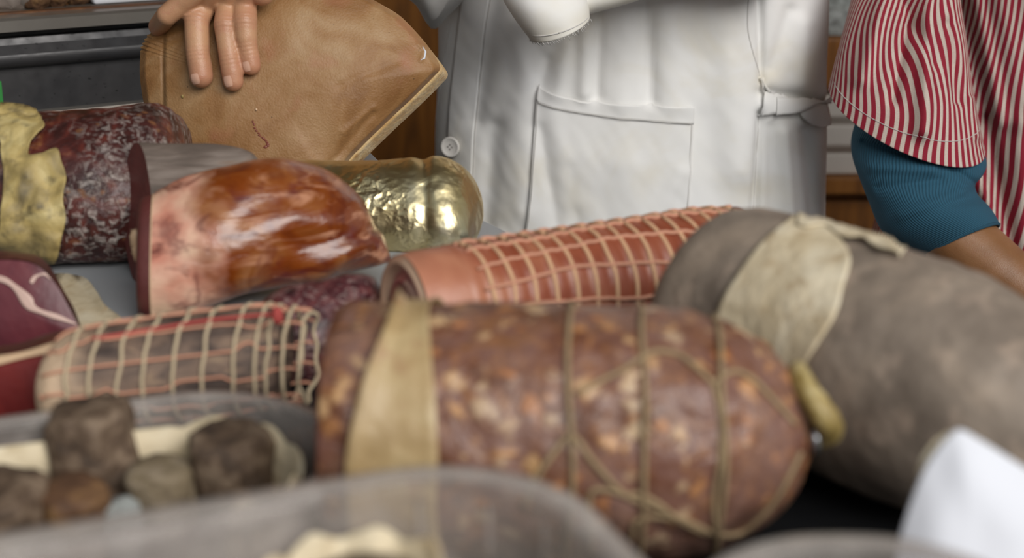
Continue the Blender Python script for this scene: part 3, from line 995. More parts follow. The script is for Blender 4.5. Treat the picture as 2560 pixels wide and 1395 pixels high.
for px, py, r in ((335, 600, 0.0045), (340, 632, 0.004), (348, 655, 0.003)):
    cc = P(px + 8, py, 0.957)
    mo('fat_shred', *lump(cc, r, r * 0.8, r * 1.6, 3, 0.5, 16), M['fat_rim'], sh)

# --- foil roll ---------------------------------------------------------------
fo = empty('foil_roll', G(980, 630, BZ), 'meat roll wrapped in crinkled gold foil beside the smoked ham', 'meat roll')
def dspF(q, t, a):
    return 0.0022 * nz(q, 24) + 0.0014 * abs(nz(q + Vector((3, 0, 0)), 55)) + 0.0004 * abs(nz(q, 150)) - 0.0022 * math.exp(-((proj(q)[0] - 1060) / 16) ** 2)
v, f, rings, full = loft([(700, 402, 630, 1.10, 0.028), (800, 402, 632, 1.10, 0.030), (900, 408, 634, 1.098, 0.030), (990, 398, 634, 1.096, 0.031), (1070, 395, 634, 1.092, 0.031), (1120, 405, 632, 1.09, 0.031), (1152, 428, 628, 1.088, 0.029), (1175, 466, 616, 1.087, 0.025), (1187, 510, 596, 1.086, 0.018), (1191, 540, 570, 1.086, 0.006)],
                         (0.32, 1, 0), 96, 130, BZ, dspF)
mo('foil', v, f, M['foil'], fo, smooth=True)

# --- dark purple salami between smoked ham and coarse salami --------------------
v, f, rings, full = loft([(640, 770, 930, 0.872, 0.012), (665, 742, 948, 0.872, 0.022), (740, 712, 960, 0.872, 0.026), (850, 696, 952, 0.875, 0.026), (915, 690, 940, 0.880, 0.024), (938, 705, 925, 0.882, 0.018), (946, 760, 870, 0.883, 0.008)],
                         (0.1, 1, 0), 56, 60, T, lambda q, t, a: 0.0018 * nz(q, 60))
o = mo('dark_salami', v, f, M['mold_purple'])
tag(o, 'dark purple salami with pale bloom under the smoked ham', 'salami')

# --- netted peppered roll --------------------------------------------------------
nr = empty('netted_peppered_roll', G(430, 1035, T), 'small peppered roll in loose beige netting with red string', 'meat roll')
secN = [(104, 930, 1010, 0.785, 0.006), (118, 880, 1040, 0.785, 0.014), (165, 838, 1054, 0.786, 0.021), (240, 818, 1052, 0.79, 0.023), (400, 796, 1040, 0.80, 0.024), (560, 776, 1026, 0.808, 0.024), (680, 770, 1012, 0.815, 0.022), (715, 782, 1000, 0.817, 0.018)]
v, f, rings, full = loft(secN, (0.12, 1, 0), 56, 80, T, lambda q, t, a: 0.0009 * nz(q, 80))
mo('meat', v, f, M['netted'], nr, attr2=[(proj(q)[0] - 104) / 615 for q in v])
ringsN = rings
def ringat(x):
    return min(range(len(full)), key=lambda i: abs(full[i][0] - x))
for px in (205, 262, 335, 405, 474, 540, 612, 668, 694):
    i = ringat(px); r0 = [Vector(p) for p in ringsN[i]]; c0 = sum(r0, Vector()) / len(r0)
    pts = [c0 + (p - c0) * 1.045 + Vector((0.0018 * nz((k * .25, px, 0), 1), 0, 0)) for k, p in enumerate(r0)]
    for p in pts: p.z = max(p.z, T + 0.001)
    mo('net_hoop', *tube(pts + [pts[0]], 0.0011, 6), M['net_beige'], nr)
for px, sx in ((730, 1.0), (770, 0.92)):          # loose loops past the end
    i = ringat(700); r0 = [Vector(p) for p in ringsN[i]]; c0 = sum(r0, Vector()) / len(r0)
    off = RT * ((px - 700) * 0.815 / FPX)
    pts = []
    for k, p in enumerate(r0):
        q = c0 + (p - c0) * sx * (1.02 + 0.12 * nz((k * .2, px, 4), 1)) + off + Vector((0.004 * nz((k * .22, px, 0), 1), 0, 0))
        q.z = max(q.z, T + 0.001); pts.append(q)
    mo('net_hoop', *tube(pts + [pts[0]], 0.0011, 6), M['net_beige'], nr)
for j in range(12):
    pts = []
    for i in range(ringat(140), len(full) - 2, 2):
        r0 = ringsN[i]; c0 = sum((Vector(p) for p in r0), Vector()) / len(r0)
        k = int(j * len(r0) / 12 + 1.4 * nz((i * .1, j, 0), 1)) % len(r0)
        q = c0 + (Vector(r0[k]) - c0) * 1.035; q.z = max(q.z, T + 0.001); pts.append(q)
    e = pts[-1]
    pts += [e + Vector((0.006, 0, 0.001)), e + Vector((0.012, 0, 0.0))]
    pts = [Vector(p) for p in cr([tuple(p) for p in pts], 50)]
    mo('net_strand', *tube(pts, 0.0008, 5), M['net_pink'], nr)
B_nr = bvh_of(v, f)
mo('red_string', *px_tube(B_nr, [(232, 852), (330, 836), (420, 822), (520, 806), (610, 796), (690, 790)], 40, 0.0010, 0.0013), M['net_red'], nr)
mo('red_knot', *lump(P(694, 790, 0.79), 0.0030, 0.0025, 0.0048, 3, 0.5, 16), M['net_red'], nr)

# --- two cured pork ends at the left edge -------------------------------------------
def cut_block(name, label, outl, d, thick, mface, mside, bulge, base):
    """cut piece with a face towards the camera; outline in px at depth d"""
    e = empty(name, P(sum(p[0] for p in outl) / len(outl), max(p[1] for p in outl), d), label, 'cured pork')
    n = 72; ol = cr(outl, n, True)
    cx = sum(p[0] for p in ol) / n; cy = sum(p[1] for p in ol) / n
    fr = []
    for s in (1.0, 0.985, 0.93, 0.8, 0.6, 0.4, 0.2, 0.05):
        fr.append([P(cx + (x - cx) * s, cy + (y - cy) * s, d - bulge * (1 - s * s)) for x, y in ol])
    for r in fr:
        for p in r: p.z = max(p.z, base)
    v, f = rings_mesh(fr, False, True)
    face = mo('cut_face', v, f, mface, e)
    sd_ = []
    for k in range(12):
        q = k / 11; s = 1.0 + 0.02 * math.sin(q * PI * 0.6) - 0.35 * max(0, q - 0.6)
        row = []
        for x, y in ol:
            p = P(cx + (x - cx) * s, cy + (y - cy) * s, d) + Vector((-0.30, 1, 0.0)) * (thick * q)
            p += Vector((0, 0, 0.0015 * nz(p, 60)))
            p.z = max(p.z, base); row.append(p)
        sd_.append(row)
    v2, f2 = rings_mesh(sd_, False, True)
    mo('crust', v2, f2, mside, e)
    return e, bvh_of(v, f)
capA, bA = cut_block('cured_pork_neck', 'purple cured pork neck with a white fat vein at the left edge',
                     [(-170, 720), (-90, 660), (0, 650), (85, 660), (135, 705), (170, 765), (197, 820), (199, 845), (150, 856), (60, 866), (-60, 874), (-150, 850)], 0.912, 0.028, M['capo_a'], M['capo_rind'], 0.004, T)
def vein(bv, path, w, off, e, name, mat):
    v, f = patch(bv, bandf(path, w), 4, 50, off)
    if f: mo(name, v, f, mat, e, solid=0.0006)
vein(bA, [(-40, 690), (10, 700), (40, 720), (65, 748), (80, 768), (110, 782), (150, 795), (195, 812)], lambda q: 6 + 20 * math.exp(-((q - 0.45) / 0.28) ** 2) + 5 * math.sin(q * 17), 0.0006, capA, 'fat_vein', M['white_fat'])
vein(bA, [(78, 708), (90, 692), (112, 686), (130, 696)], lambda q: 8 + 3 * math.sin(q * 9), 0.0006, capA, 'fat_vein', M['white_fat'])
capB, bB = cut_block('cured_pork_loin', 'deep red cured pork end with cream fat edge at the left',
                     [(-170, 930), (-90, 905), (0, 888), (80, 872), (150, 852), (205, 838), (222, 846), (190, 880), (160, 925), (140, 980), (120, 1040), (0, 1050), (-150, 1050)], 0.815, 0.018, M['capo_b'], M['capo_rind'], 0.003, T)
vein(bB, [(-60, 908), (0, 898), (60, 886), (120, 870), (170, 856), (214, 844)], lambda q: 26 + 4 * math.sin(q * 12), 0.0008, capB, 'fat_edge', M['fat_rim'])

# greasy paper lying on the board
ol = cr([(120, 690), (205, 692), (240, 726), (262, 762), (310, 806), (260, 850), (150, 850), (90, 770)], 40, True)
cxy = (200, 770)
rg = []
for s in (1.0, 0.75, 0.5, 0.25, 0.05):
    rg.append([G(cxy[0] + (x - cxy[0]) * s, cxy[1] + (y - cxy[1]) * s, BZ + 0.0012 + 0.002 * (s > 0.9) * (1 + nz((x * .03, y * .03, 0), 1))) for x, y in ol])
o = mo('greaseproof_paper', *rings_mesh(rg, False, True), M['paper_cream'], solid=0.0004)
tag(o, 'cream greaseproof paper scrap lying beside the purple cured pork', 'paper')

# --- tan ham half held upright by the vendor -----------------------------------------
HD = 1.185
hm = empty('ham_half', Vector((P(640, 548, HD).x, P(640, 548, HD).y + 0.02, BZ)), 'tan rind ham half held upright under the vendor hand', 'ham')
front = [(352, 128), (358, 108), (372, 86), (408, 52), (470, 6), (560, -36), (680, -60), (800, -48), (900, -16), (955, 12), (1000, 40), (1040, 80), (1072, 118), (1094, 152), (1100, 172), (1082, 194), (1030, 246), (960, 312), (905, 366), (868, 408), (845, 470), (835, 548), (700, 552), (540, 552), (470, 520), (425, 440), (385, 345), (362, 270), (350, 190)]
nO = 360
fo_ = [(x + (2.5 * math.sin(y * 0.62) if x < 400 and 70 < y < 132 else 0), y) for x, y in cr(front, nO, True)]
cx, cy = 690, 230
ridges = [((414, 40), (408, 150), (411, 300), 4, 0.0028), ((930, 285), (880, 345), (830, 405), 10, 0.0016), ((1045, 110), (1062, 125), (1052, 152), 6, -0.0015), ((850, 215), (930, 180), (1000, 150), 12, 0.0010), ((860, 330), (910, 290), (935, 270), 9, -0.0012)]
def seg_d(px, py, a, b):
    vx, vy = b[0] - a[0], b[1] - a[1]; l2 = vx * vx + vy * vy
    t = max(0, min(1, ((px - a[0]) * vx + (py - a[1]) * vy) / l2))
    return math.hypot(px - a[0] - t * vx, py - a[1] - t * vy)
def hdz(x, y):
    z = 0
    for a, b, c_, w, amp in ridges:
        z += amp * math.exp(-(min(seg_d(x, y, a, b), seg_d(x, y, b, c_)) / w) ** 2)
    z += 0.004 * smooth01(414, 404, x) * smooth01(440, 380, y)          # flap set back at the left
    z += 0.0012 * math.sin((y * 0.9 + x * 0.35) / 4.2) * smooth01(470, 400, x) * smooth01(132, 95, y)   # scored wrinkles under the finger
    z += 0.0015 * nz((x * .006, y * .006, 0), 1) + 0.0006 * nz((x * .02, y * .02, 1), 1)
    return z
fr = []
NS = 100
for k in range(NS):
    s = 1 - (k / NS) ** 1.3
    row = []
    for x, y in fo_:
        X = cx + (x - cx) * s; Y = cy + (y - cy) * s
        bul = 0.021 * (1 - s ** 3.2) - 0.006 * max(0, s - 0.96) / 0.04
        p = P(X, Y, HD - bul + hdz(X, Y)); p.z = max(p.z, BZ + 0.0005); row.append(p)
    fr.append(row)
v, f = rings_mesh(fr, False, True)
mo('rind', v, f, M['rind'], hm)
B_hm = bvh_of(v, f)
# side wall: the cut edge on the right lower side shows its cream fat
def edge_shift(i):
    x, y = fo_[i]
    w = smooth01(1035, 1092, x) * smooth01(120, 165, y) if y < 180 else smooth01(800, 880, x)
    return 25 * w
wal = []
for k in range(7):
    q = k / 6; row = []
    for i, (x, y) in enumerate(fo_):
        e = edge_shift(i)
        X = x + e * 0.75 * min(1, q * 2); Y = y + e * 0.75 * min(1, q * 2)
        p = P(X, Y, HD + 0.006 + 0.05 * q + hdz(x, y) * (1 - q)); p.z = max(p.z, BZ + 0.0005); row.append(p)
    wal.append(row)
v, f = rings_mesh([fr[0]] + wal, False, True)
mo('fat_edge', v, f, M['fat_edge'], hm)
for px, py, s in ((975 / 1.0 * 0 + 641, 274, 0.0011), (457, 241, 0.0014)):
    mo('crumb', *lump(hit(B_hm, px, py, 0.0006), s * 0.7, s * 0.7, s, 3, 0.5, 10), M['fat_rim'] if px > 600 else M['casing_tail'], hm)
pts = [hit(B_hm, x, y, 0.0003) for x, y in ((1056, 118), (1063, 130), (1060, 146), (1052, 150))]
mo('fat_sliver', *tube(pts, [0.0004, 0.0008, 0.0008, 0.0003], 6), M['white_paper'], hm)
gm = []
for k, (x, y) in enumerate(cr([(632, 305), (640, 325), (650, 340), (662, 350), (670, 362), (662, 368)], 14)):
    gm.append(lump(hit(B_hm, x + 3 * nz((k, 0, 0), 0.9), y, -0.0004), 0.0009 + 0.0009 * (k / 13), 0.0009, 0.0013 + 0.0005 * nz((k, 5, 0), 0.8), 3, 0.5, 10))
mo('gash', *join(*gm), M['gash'], hm)

# ------------------------------------------------------------------ clear tubs in the foreground
def rrect(cx, cy, hx, hy, r, ang, n=14):
    out = []
    for qx, qy, a0 in ((1, 1, 0), (-1, 1, PI / 2), (-1, -1, PI), (1, -1, 3 * PI / 2)):
        for k in range(n + 1):
            a = a0 + PI / 2 * k / n
            x = qx * (hx - r) + r * math.cos(a); y = qy * (hy - r) + r * math.sin(a)
            out.append((cx + x * math.cos(ang) - y * math.sin(ang), cy + x * math.sin(ang) + y * math.cos(ang)))
    return out
def tub(label, cx, cy, hx, hy, rad, ang, z0, z1, flange=0.006):
    e = empty('clear_tub', (cx, cy, z0), label, 'tub', 'clear plastic tubs in the foreground')
    def ring(dx, z): return [Vector((x, y, z)) for x, y in rrect(cx, cy, hx + dx, hy + dx, max(0.004, rad + dx), ang)]
    h = z1 - z0
    rows = [ring(-0.011, z0 + 0.0006), ring(-0.007, z0 + 0.003), ring(-0.006, z0 + h * 0.35), ring(-0.0045, z0 + h * 0.7), ring(-0.003, z1 - 0.004), ring(-0.003, z1 - 0.001)]
    v, f = rings_mesh(rows, True, False)
    mo('body', v, f, M['clear'], e, solid=0.0007)
    rim = [ring(-0.0026, z1 - 0.001), ring(-0.002, z1), ring(flange - 0.001, z1 + 0.0004), ring(flange, z1 - 0.001), ring(flange, z1 - 0.0055)]
    v, f = rings_mesh(rim, False, False)
    mo('rim', v, f, M['clear'], e, solid=0.0007)
    # upright stiffening ribs pressed into the wall
    o0 = rrect(cx, cy, hx - 0.0045, hy - 0.0045, max(0.004, rad - 0.0045), ang, 14)
    for k in range(2, len(o0), 5):
        x, y = o0[k]
        b = Vector((x, y, z0 + h * 0.6)); t_ = Vector((x, y, z1 - 0.006))
        mo('rib', *tube([b, (b + t_) / 2, t_], [0.0006, 0.0013, 0.0006], 6), M['clear'], e)
    return e
TA = math.radians(22)
tdx = Vector((math.cos(TA), math.sin(TA), 0)); tdy = Vector((-math.sin(TA), math.cos(TA), 0))
def place(far_right_corner, hx, hy):
    c = far_right_corner - tdx * hx - tdy * hy
    return c.x, c.y
def piece(name, label, c, r, h, mat, tilt=(0, 0), amp=0.12, cat='sausage', group=None, n=36):
    """short uneven stub of dried sausage, standing on its cut end and tilted"""
    c = Vector(c); axis = Vector((tilt[0], tilt[1], 1)).normalized()
    u = axis.orthogonal().normalized(); w = axis.cross(u)
    rings = []
    for t, s in ((0, 0.80), (0.03, 0.93), (0.15, 1.0), (0.4, 1.02), (0.65, 1.0), (0.85, 0.98), (0.94, 0.95), (0.99, 0.84), (1.0, 0.4)):
        rings.append([])
        for k in range(n):
            a = 2 * PI * k / n
            rr = r * s * (1 + amp * nz(Vector((math.cos(a), math.sin(a), t * 1.2)) + c * 40, 1.3) + 0.9 * amp * nz(Vector((math.cos(a) * 3, math.sin(a) * 3, t * 3)) + c * 70, 1.3))
            rings[-1].append(c + axis * (h * t + 0.1 * h * amp * nz((math.cos(a), math.sin(a), 7), 2)) + (u * math.cos(a) + w * math.sin(a)) * rr)
    v, f = rings_mesh(rings)
    zm = min(p.z for p in v); sh_ = c.z - zm
    v = [Vector(p) + Vector((0, 0, sh_)) for p in v]
    o = mo(name, v, f, mat)
    return tag(o, label, cat, group)

# tub with the dried sausage stubs
Z1 = T + 0.05
far = G(640, 968, Z1)
t1x, t1y = place(far + tdx * 0.016 + tdy * 0.001, 0.125, 0.062)
tub('clear plastic tub holding dark dried sausage stubs', t1x, t1y, 0.125, 0.062, 0.060, TA, T, Z1)
# cream paper liner standing round the inside of the far wall
ol = rrect(t1x, t1y, 0.125 - 0.0135, 0.062 - 0.0135, 0.044, TA, 14)
seq = ol[-14:] + ol[:30]
v = []; f = []
cc1 = Vector((t1x, t1y, 0))
for k, (x, y) in enumerate(seq):
    hgt = 0.042 + 0.004 * nz((k * .5, 0, 0), 1) + 0.0025 * math.sin(k * 1.1)
    inn = (cc1 - Vector((x, y, 0))).normalized()
    for j in range(5):
        v.append(Vector((x, y, T + 0.002 + hgt * j / 4)) + inn * (0.0012 * nz((k * .6, j, 0), 1) + 0.006 * (1 - j / 4)))
for k in range(len(seq) - 1):
    for j in range(4): f.append((k * 5 + j, k * 5 + j + 1, (k + 1) * 5 + j + 1, (k + 1) * 5 + j))
tag(mo('paper_liner', v, f, M['paper_cream'], solid=0.0006), 'cream paper liner standing inside the tub of dried sausage stubs', 'paper')
def tp(a, b, z=T + 0.0035):
    q = Vector((t1x, t1y, 0)) + tdx * a + tdy * b
    return (q.x, q.y, z)
gA = 'dried sausage stubs in the clear tub'
def stub(label, px, py, r, h, mat, tilt, amp):
    q = G(px, py, T + 0.0035)
    piece('sausage_stub', label, q, r, h, M[mat], tilt, amp, 'sausage', gA)
stub('broad grey brown sausage stub at the right end of the tub', 585, 1290, 0.0185, 0.040, 'dried', (0.05, -0.12), 0.18)
stub('small brown wedge shaped stub in the right corner of the tub', 735, 1225, 0.010, 0.026, 'dried_brown', (0.35, 0.0), 0.25)
stub('flat topped grey stub in the middle of the tub', 415, 1325, 0.0150, 0.030, 'dried_grey', (-0.04, -0.05), 0.10)
stub('tall dark stub poking above the tub rim at left', 262, 1290, 0.0190, 0.050, 'dried', (-0.08, 0.02), 0.22)
stub('mottled brown stub in front of the tall dark stub', 190, 1400, 0.0150, 0.034, 'dried_brown', (0.1, -0.1), 0.25)
stub('pale mouldy crumbled stub in front of the middle of the tub', 310, 1400, 0.0090, 0.026, 'cheese_pale', (0.0, -0.1), 0.25)
stub('dark stub at the lower left edge of the picture', 30, 1420, 0.0210, 0.036, 'dried', (-0.1, -0.1), 0.2)

# large tub nearest the camera
Z2 = T + 0.088
far = G(1010, 1180, Z2)
t2x, t2y = place(far + tdx * 0.040 - tdy * 0.004, 0.120, 0.070)
tub('nearest large clear tub with a wide rounded rim', t2x, t2y, 0.120, 0.070, 0.048, TA, T, Z2, 0.008)
def tq(a, b, z=T + 0.0035):
    q = Vector((t2x, t2y, 0)) + tdx * a + tdy * b
    return (q.x, q.y, z)
gB = 'mouldy cheeses in the nearest tub'
def wedge(label, c, r, h, mat):
    o = piece('rind_round', label, c, r, h, mat, (0.04, -0.05), 0.08, 'cured meat', gB)
    return o
CX3, CY3 = -0.048, 0.447
wedge('grey mouldy round with a frilled cream edge in the nearest tub', (CX3, CY3, T + 0.0035), 0.0235, 0.072, M['dried_grey'])
wedge('pale bluish crusted lump left of the frilled round in the nearest tub', (-0.096, 0.440, T + 0.0035), 0.0130, 0.072, M['cheese_pale'])
wedge('cream grey crusted lump at the left end of the nearest tub', (-0.135, 0.415, T + 0.0035), 0.0180, 0.070, M['dried_grey'])
# frilled paper collar round the big round
c_ = Vector((CX3, CY3, 0)); v = []; f = []
nn = 80
for k in range(nn):
    a = 2 * PI * k / nn; rr = 0.0285 + 0.0010 * math.sin(a * 11) + 0.0012 * nz((math.cos(a) * 3, math.sin(a) * 3, 0), 1)
    hh = 0.073 + 0.0022 * math.sin(a * 9 + 1) + 0.002 * nz((math.cos(a) * 4, math.sin(a) * 4, 2), 1)
    for j in range(4):
        v.append(c_ + Vector((math.cos(a) * (rr + 0.0004 * j), math.sin(a) * (rr + 0.0004 * j), T + 0.0045 + hh * j / 3)))
for k in range(nn):
    for j in range(3): f.append((k * 4 + j, k * 4 + j + 1, ((k + 1) % nn) * 4 + j + 1, ((k + 1) % nn) * 4 + j))
tag(mo('paper_collar', v, f, M['paper_cream'], solid=0.0007), 'frilled cream paper collar round the mouldy round in the nearest tub', 'paper')

# third tub at the lower right
Z3 = T + 0.09
far = G(2060, 1338, Z3)
tub('clear tub cut off by the bottom edge at right', far.x + 0.004, far.y - 0.052, 0.046, 0.046, 0.042, 0.0, T, Z3, 0.006)
c3 = Vector((far.x + 0.004, far.y - 0.052, T + 0.0035))
for i, (a, b, r, h, mm, lb) in enumerate(((-0.016, 0.012, 0.013, 0.080, 'cheese_pale', 'pale white crusted stick at left in the lower right tub'), (0.012, 0.016, 0.011, 0.079, 'dried', 'dark stick in the middle of the lower right tub'), (0.004, -0.014, 0.014, 0.078, 'fat_rim', 'cream coloured stick at the front of the lower right tub'))):
    piece('dried_stick', lb, c3 + Vector((a, b, 0)), r, h, M[mm], (0.0, 0.0), 0.12, 'sausage', 'sticks in the lower right tub')

# folded white paper wrapper, lower right -----------------------------------------
# a paper-wrapped packet standing on the counter: pointed fold on top, two faces meeting at a crease
pc = empty('paper_packet', G(2420, 1560), 'folded white paper packet with a pointed top at lower right', 'paper packet')
dW = 0.545
pk_top = P(2404, 1078, dW)
def side(path_l, path_r, name, mat, par):
    pass
outl = cr([(2404, 1074), (2452, 1100), (2520, 1142), (2600, 1196), (2660, 1260), (2670, 1400), (2672, 1560), (2668, 1690), (2450, 1700), (2212, 1696), (2215, 1560), (2236, 1400), (2262, 1300), (2302, 1190), (2345, 1120), (2380, 1082)], 120, True)
cx, cy = 2440, 1400
rows = []
for k in range(26):
    s = 1 - k / 26; row = []
    for x, y in outl:
        X = cx + (x - cx) * s; Y = cy + (y - cy) * s
        cre = 0.0 * math.exp(-((X - 2404 - 0.18 * (Y - 1074)) / 60) ** 2)     # upright crease
        bul = 0.009 * (1 - s ** 2.5) + cre * min(1, (1 - s) * 5) + 0.0016 * nz((X * .01, Y * .006, 0), 1)
        p = P(X, Y, dW - bul); p.z = max(p.z, T + 0.0004); row.append(p)
    rows.append(row)
back = []
for q in (0.004, 0.012, 0.022, 0.026):
    row = []
    for x, y in outl:
        s = 1 - 0.10 * (q - 0.004) / 0.022
        p = P(cx + (x - cx) * s, cy + (y - cy) * s, dW + q); p.z = max(p.z, T + 0.0004); row.append(p)
    back.append(row)
v, f = rings_mesh(list(reversed(back)) + rows, True, True)
mo('paper', v, f, M['white_paper'], pc)
# kraft inner fold peeking out along the left slope
pts = [P(2300, 1190, dW + 0.006), P(2318, 1140, dW + 0.006), P(2345, 1105, dW + 0.006), P(2378, 1082, dW + 0.006)]
v = []
for p in cr([tuple(p) for p in pts], 16):
    p = Vector(p); v += [p + RT * 0.003, p - RT * 0.0012 + UP * 0.0003]
f = [(2 * i, 2 * i + 1, 2 * i + 3, 2 * i + 2) for i in range(15)]
mo('kraft_fold', v, f, M['paper_cream'], pc, solid=0.001)

# ------------------------------------------------------------------ people
def limb(pts, rads):
    return [(pts[i], rads[i], pts[i + 1], rads[i + 1]) for i in range(len(pts) - 1)]
def simple_hand(wrist, d, nrm, s=1.0, thumb_side=1):
    """capsules of a relaxed hand: palm, four fingers, thumb"""
    d = d.normalized(); nrm = (nrm - d * nrm.dot(d)).normalized(); sdv = d.cross(nrm)
    seg = []
    for k, (o, l) in enumerate(((-0.027, 0.062), (-0.009, 0.072), (0.009, 0.078), (0.027, 0.070))):
        kn = wrist + d * 0.085 * s + sdv * (o * s * thumb_side)
        seg.append((wrist + sdv * (o * 0.5 * s * thumb_side), 0.016 * s, kn, 0.011 * s))
        p1 = kn + (d * 0.9 + nrm * -0.25) * l * 0.5 * s; p2 = p1 + (d * 0.7 - nrm * 0.6) * l * 0.3 * s; p3 = p2 + (d * 0.4 - nrm * 0.8) * l * 0.22 * s
        seg += limb([kn, p1, p2, p3], [0.0105 * s, 0.009 * s, 0.0082 * s, 0.007 * s])
    b = wrist + d * 0.03 * s + sdv * (0.026 * s * thumb_side)
    t1 = b + (d * 0.6 + sdv * 0.7 * thumb_side) * 0.04 * s; t2 = t1 + (d * 0.9 + sdv * 0.2 * thumb_side - nrm * 0.3) * 0.032 * s
    seg += limb([wrist, b, t1, t2], [0.018 * s, 0.015 * s, 0.011 * s, 0.009 * s])
    return seg
def head_segs(c, s=1.0):
    """head facing -Y: skull, jaw, nose, ears, lips, brow"""
    c = Vector(c); V3 = Vector
    return [(c + V3((0, 0.01, 0.035)), 0.082 * s, c + V3((0, 0.02, 0.05)), 0.085 * s), (c + V3((0, -0.005, -0.03)), 0.062 * s, c + V3((0, -0.03, -0.075)), 0.034 * s),
            (c + V3((0, -0.082, 0.012)), 0.009, c + V3((0, -0.098, -0.018)), 0.013), (c + V3((-0.083, 0.01, 0.02)), 0.011, c + V3((-0.082, 0.012, -0.02)), 0.008),
            (c + V3((0.083, 0.01, 0.02)), 0.011, c + V3((0.082, 0.012, -0.02)), 0.008), (c + V3((-0.022, -0.066, -0.052)), 0.007, c + V3((0.022, -0.066, -0.052)), 0.007),
            (c + V3((-0.05, -0.062, 0.03)), 0.013, c + V3((0.05, -0.062, 0.03)), 0.013)]
def person_extras(e, c, hairdrop):
    c = Vector(c)
    hv, hf = lump(c + Vector((0, 0.03, 0.06)), 0.100, 0.098, 0.092, 2.0, 0.08, 40)
    hv = [p for p in hv]
    keep = [i for i, p in enumerate(hv) if not (p.y < c.y - 0.04 and p.z < c.z + 0.09) and p.z > c.z - hairdrop]
    ks = set(keep); mp = {k: i for i, k in enumerate(keep)}
    mo('hair', [hv[k] for k in keep], [tuple(mp[i] for i in q) for q in hf if all(i in ks for i in q)], M['hair'], e)
    for sx in (-1, 1):
        mo('eye', *lump(c + Vector((sx * 0.031, -0.070, 0.008)), 0.012, 0.008, 0.008, 1, 0, 16), M['white_paper'], e)

def px_ridge(x, y, R):
    z = 0
    for (x0, y0, x1, y1, w, amp) in R:
        d = seg_d(x, y, (x0, y0), (x1, y1)); z += amp * math.exp(-(d / w) ** 2)
    return z
def torso(secs, nA, zs, ridges, seedo, extra=None):
    """secs: (z, cx, cy, a, b); rings at heights zs; ridges push towards the viewer in frame pixels"""
    rings = []; ang = []
    for z in zs:
        k = 0
        while k < len(secs) - 2 and z > secs[k + 1][0]: k += 1
        s0, s1 = secs[k], secs[k + 1]; t = smooth01(s0[0], s1[0], z)
        cx_, cy_, a, b = [s0[i] * (1 - t) + s1[i] * t for i in (1, 2, 3, 4)]
        row = []
        for j in range(nA):
            th = 2 * PI * j / nA
            sx = math.sin(th); cy2 = -math.cos(th)           # th = 0 faces the camera
            e = 2 / 2.4
            x = cx_ + a * math.copysign(abs(sx) ** e, sx); y = cy_ + b * math.copysign(abs(cy2) ** e, cy2)
            q = Vector((x, y, z))
            px, py, d = proj(q)
            fr_ = smooth01(0.25, -0.35, cy2)
            off = px_ridge(px, py, ridges) * fr_ + 0.0015 * nz((x * 9, z * 3 + seedo, y * 9), 1) + 0.0016 * nz((x * 34 + z * 6, z * 9 + seedo, y * 20), 1) + 0.0005 * nz((x * 90 + z * 50, z * 45, y * 40), 1)
            q = q + Vector((0.25 * sx, -1, 0)) * off
            if extra: q = extra(q, px, py, th)
            row.append(q)
        rings.append(row)
    return rings
def zrows(lo, v0, v1, hi, fine, coarse):
    z = lo; out = []
    while z < hi:
        out.append(z); z += fine if v0 <= z <= v1 else coarse
    out.append(hi)
    return out

# --- the vendor in the white coat ------------------------------------------------------
VX, VY = 0.121, 1.615
ven = empty('person', (VX, VY, 0), 'vendor in a white coat pressing one hand on the ham half', 'person')
HZ = 1.74
# hand on the ham, placed on the rind surface
def fpos(x, y, rad_px, lift=0.0, dflt=1.150):
    h = hit(B_hm, x, y)
    d = proj(h)[2] if h is not None and y > 4 else dflt + 0.016 + 0.00014 * min(y, 0)
    r = rad_px * d / FPX
    return P(x, y, d - r * 0.92 - lift), r * 1.04
fingers = {
    'little': [(396, 66, 24, 0.0), (418, 38, 26, 0.002), (452, 10, 27, 0.004), (500, -28, 28, 0.006), (548, -78, 32, 0.004)],
    'ring': [(503, 190, 29, 0.0), (500, 165, 29, 0.0008), (495, 138, 28.5, 0.0025), (493, 98, 30, 0.0045), (492, 52, 30.5, 0.0065), (512, 10, 30, 0.006), (535, -40, 30, 0.005), (560, -96, 33, 0.004)],
    'middle': [(583, 203, 25, 0.0), (580, 180, 26, 0.0008), (574, 148, 25, 0.0025), (567, 102, 25, 0.005), (563, 62, 27.5, 0.0075), (568, 10, 26, 0.007), (580, -45, 27, 0.006), (596, -108, 33, 0.005)],
    'index': [(628, 164, 23.5, 0.0), (625, 145, 24, 0.0008), (620, 122, 24, 0.002), (615, 92, 26.5, 0.0045), (612, 54, 30, 0.007), (612, 10, 28.5, 0.007), (620, -45, 28, 0.006), (636, -100, 33, 0.005)],
    'thumb': [(655, -18, 31, 0.002), (672, -58, 30, 0.004), (682, -110, 32, 0.004), (676, -165, 36, 0.0)],
}
hseg = []; tips = {}; pips = []
for nm, ch in fingers.items():
    pr = [fpos(x, y, r, l) for x, y, r, l in ch]
    hseg += limb([p for p, r in pr], [r for p, r in pr])
    tips[nm] = pr
    if nm in ('ring', 'middle', 'index'): pips.append((pr[4][0], (pr[3][0] - pr[5][0]).normalized())); pips.append((pr[2][0], (pr[1][0] - pr[3][0]).normalized()))
wr = P(668, -262, 1.19)
for nm in ('little', 'ring', 'middle', 'index'):
    p, r = tips[nm][-1]
    hseg.append((p, r * 1.05, wr, 0.024))
hseg.append((tips['thumb'][-1][0], 0.014, wr, 0.024))
elbow = P(1078, -96, 1.50)
hseg.append((wr, 0.027, wr + (elbow - wr) * 0.35, 0.034))
hv, hf = capsules(hseg, 0.00115, 5, 3)
tone = []
tiplist = [tips[n_][0][0] for n_ in fingers]
hv2 = []
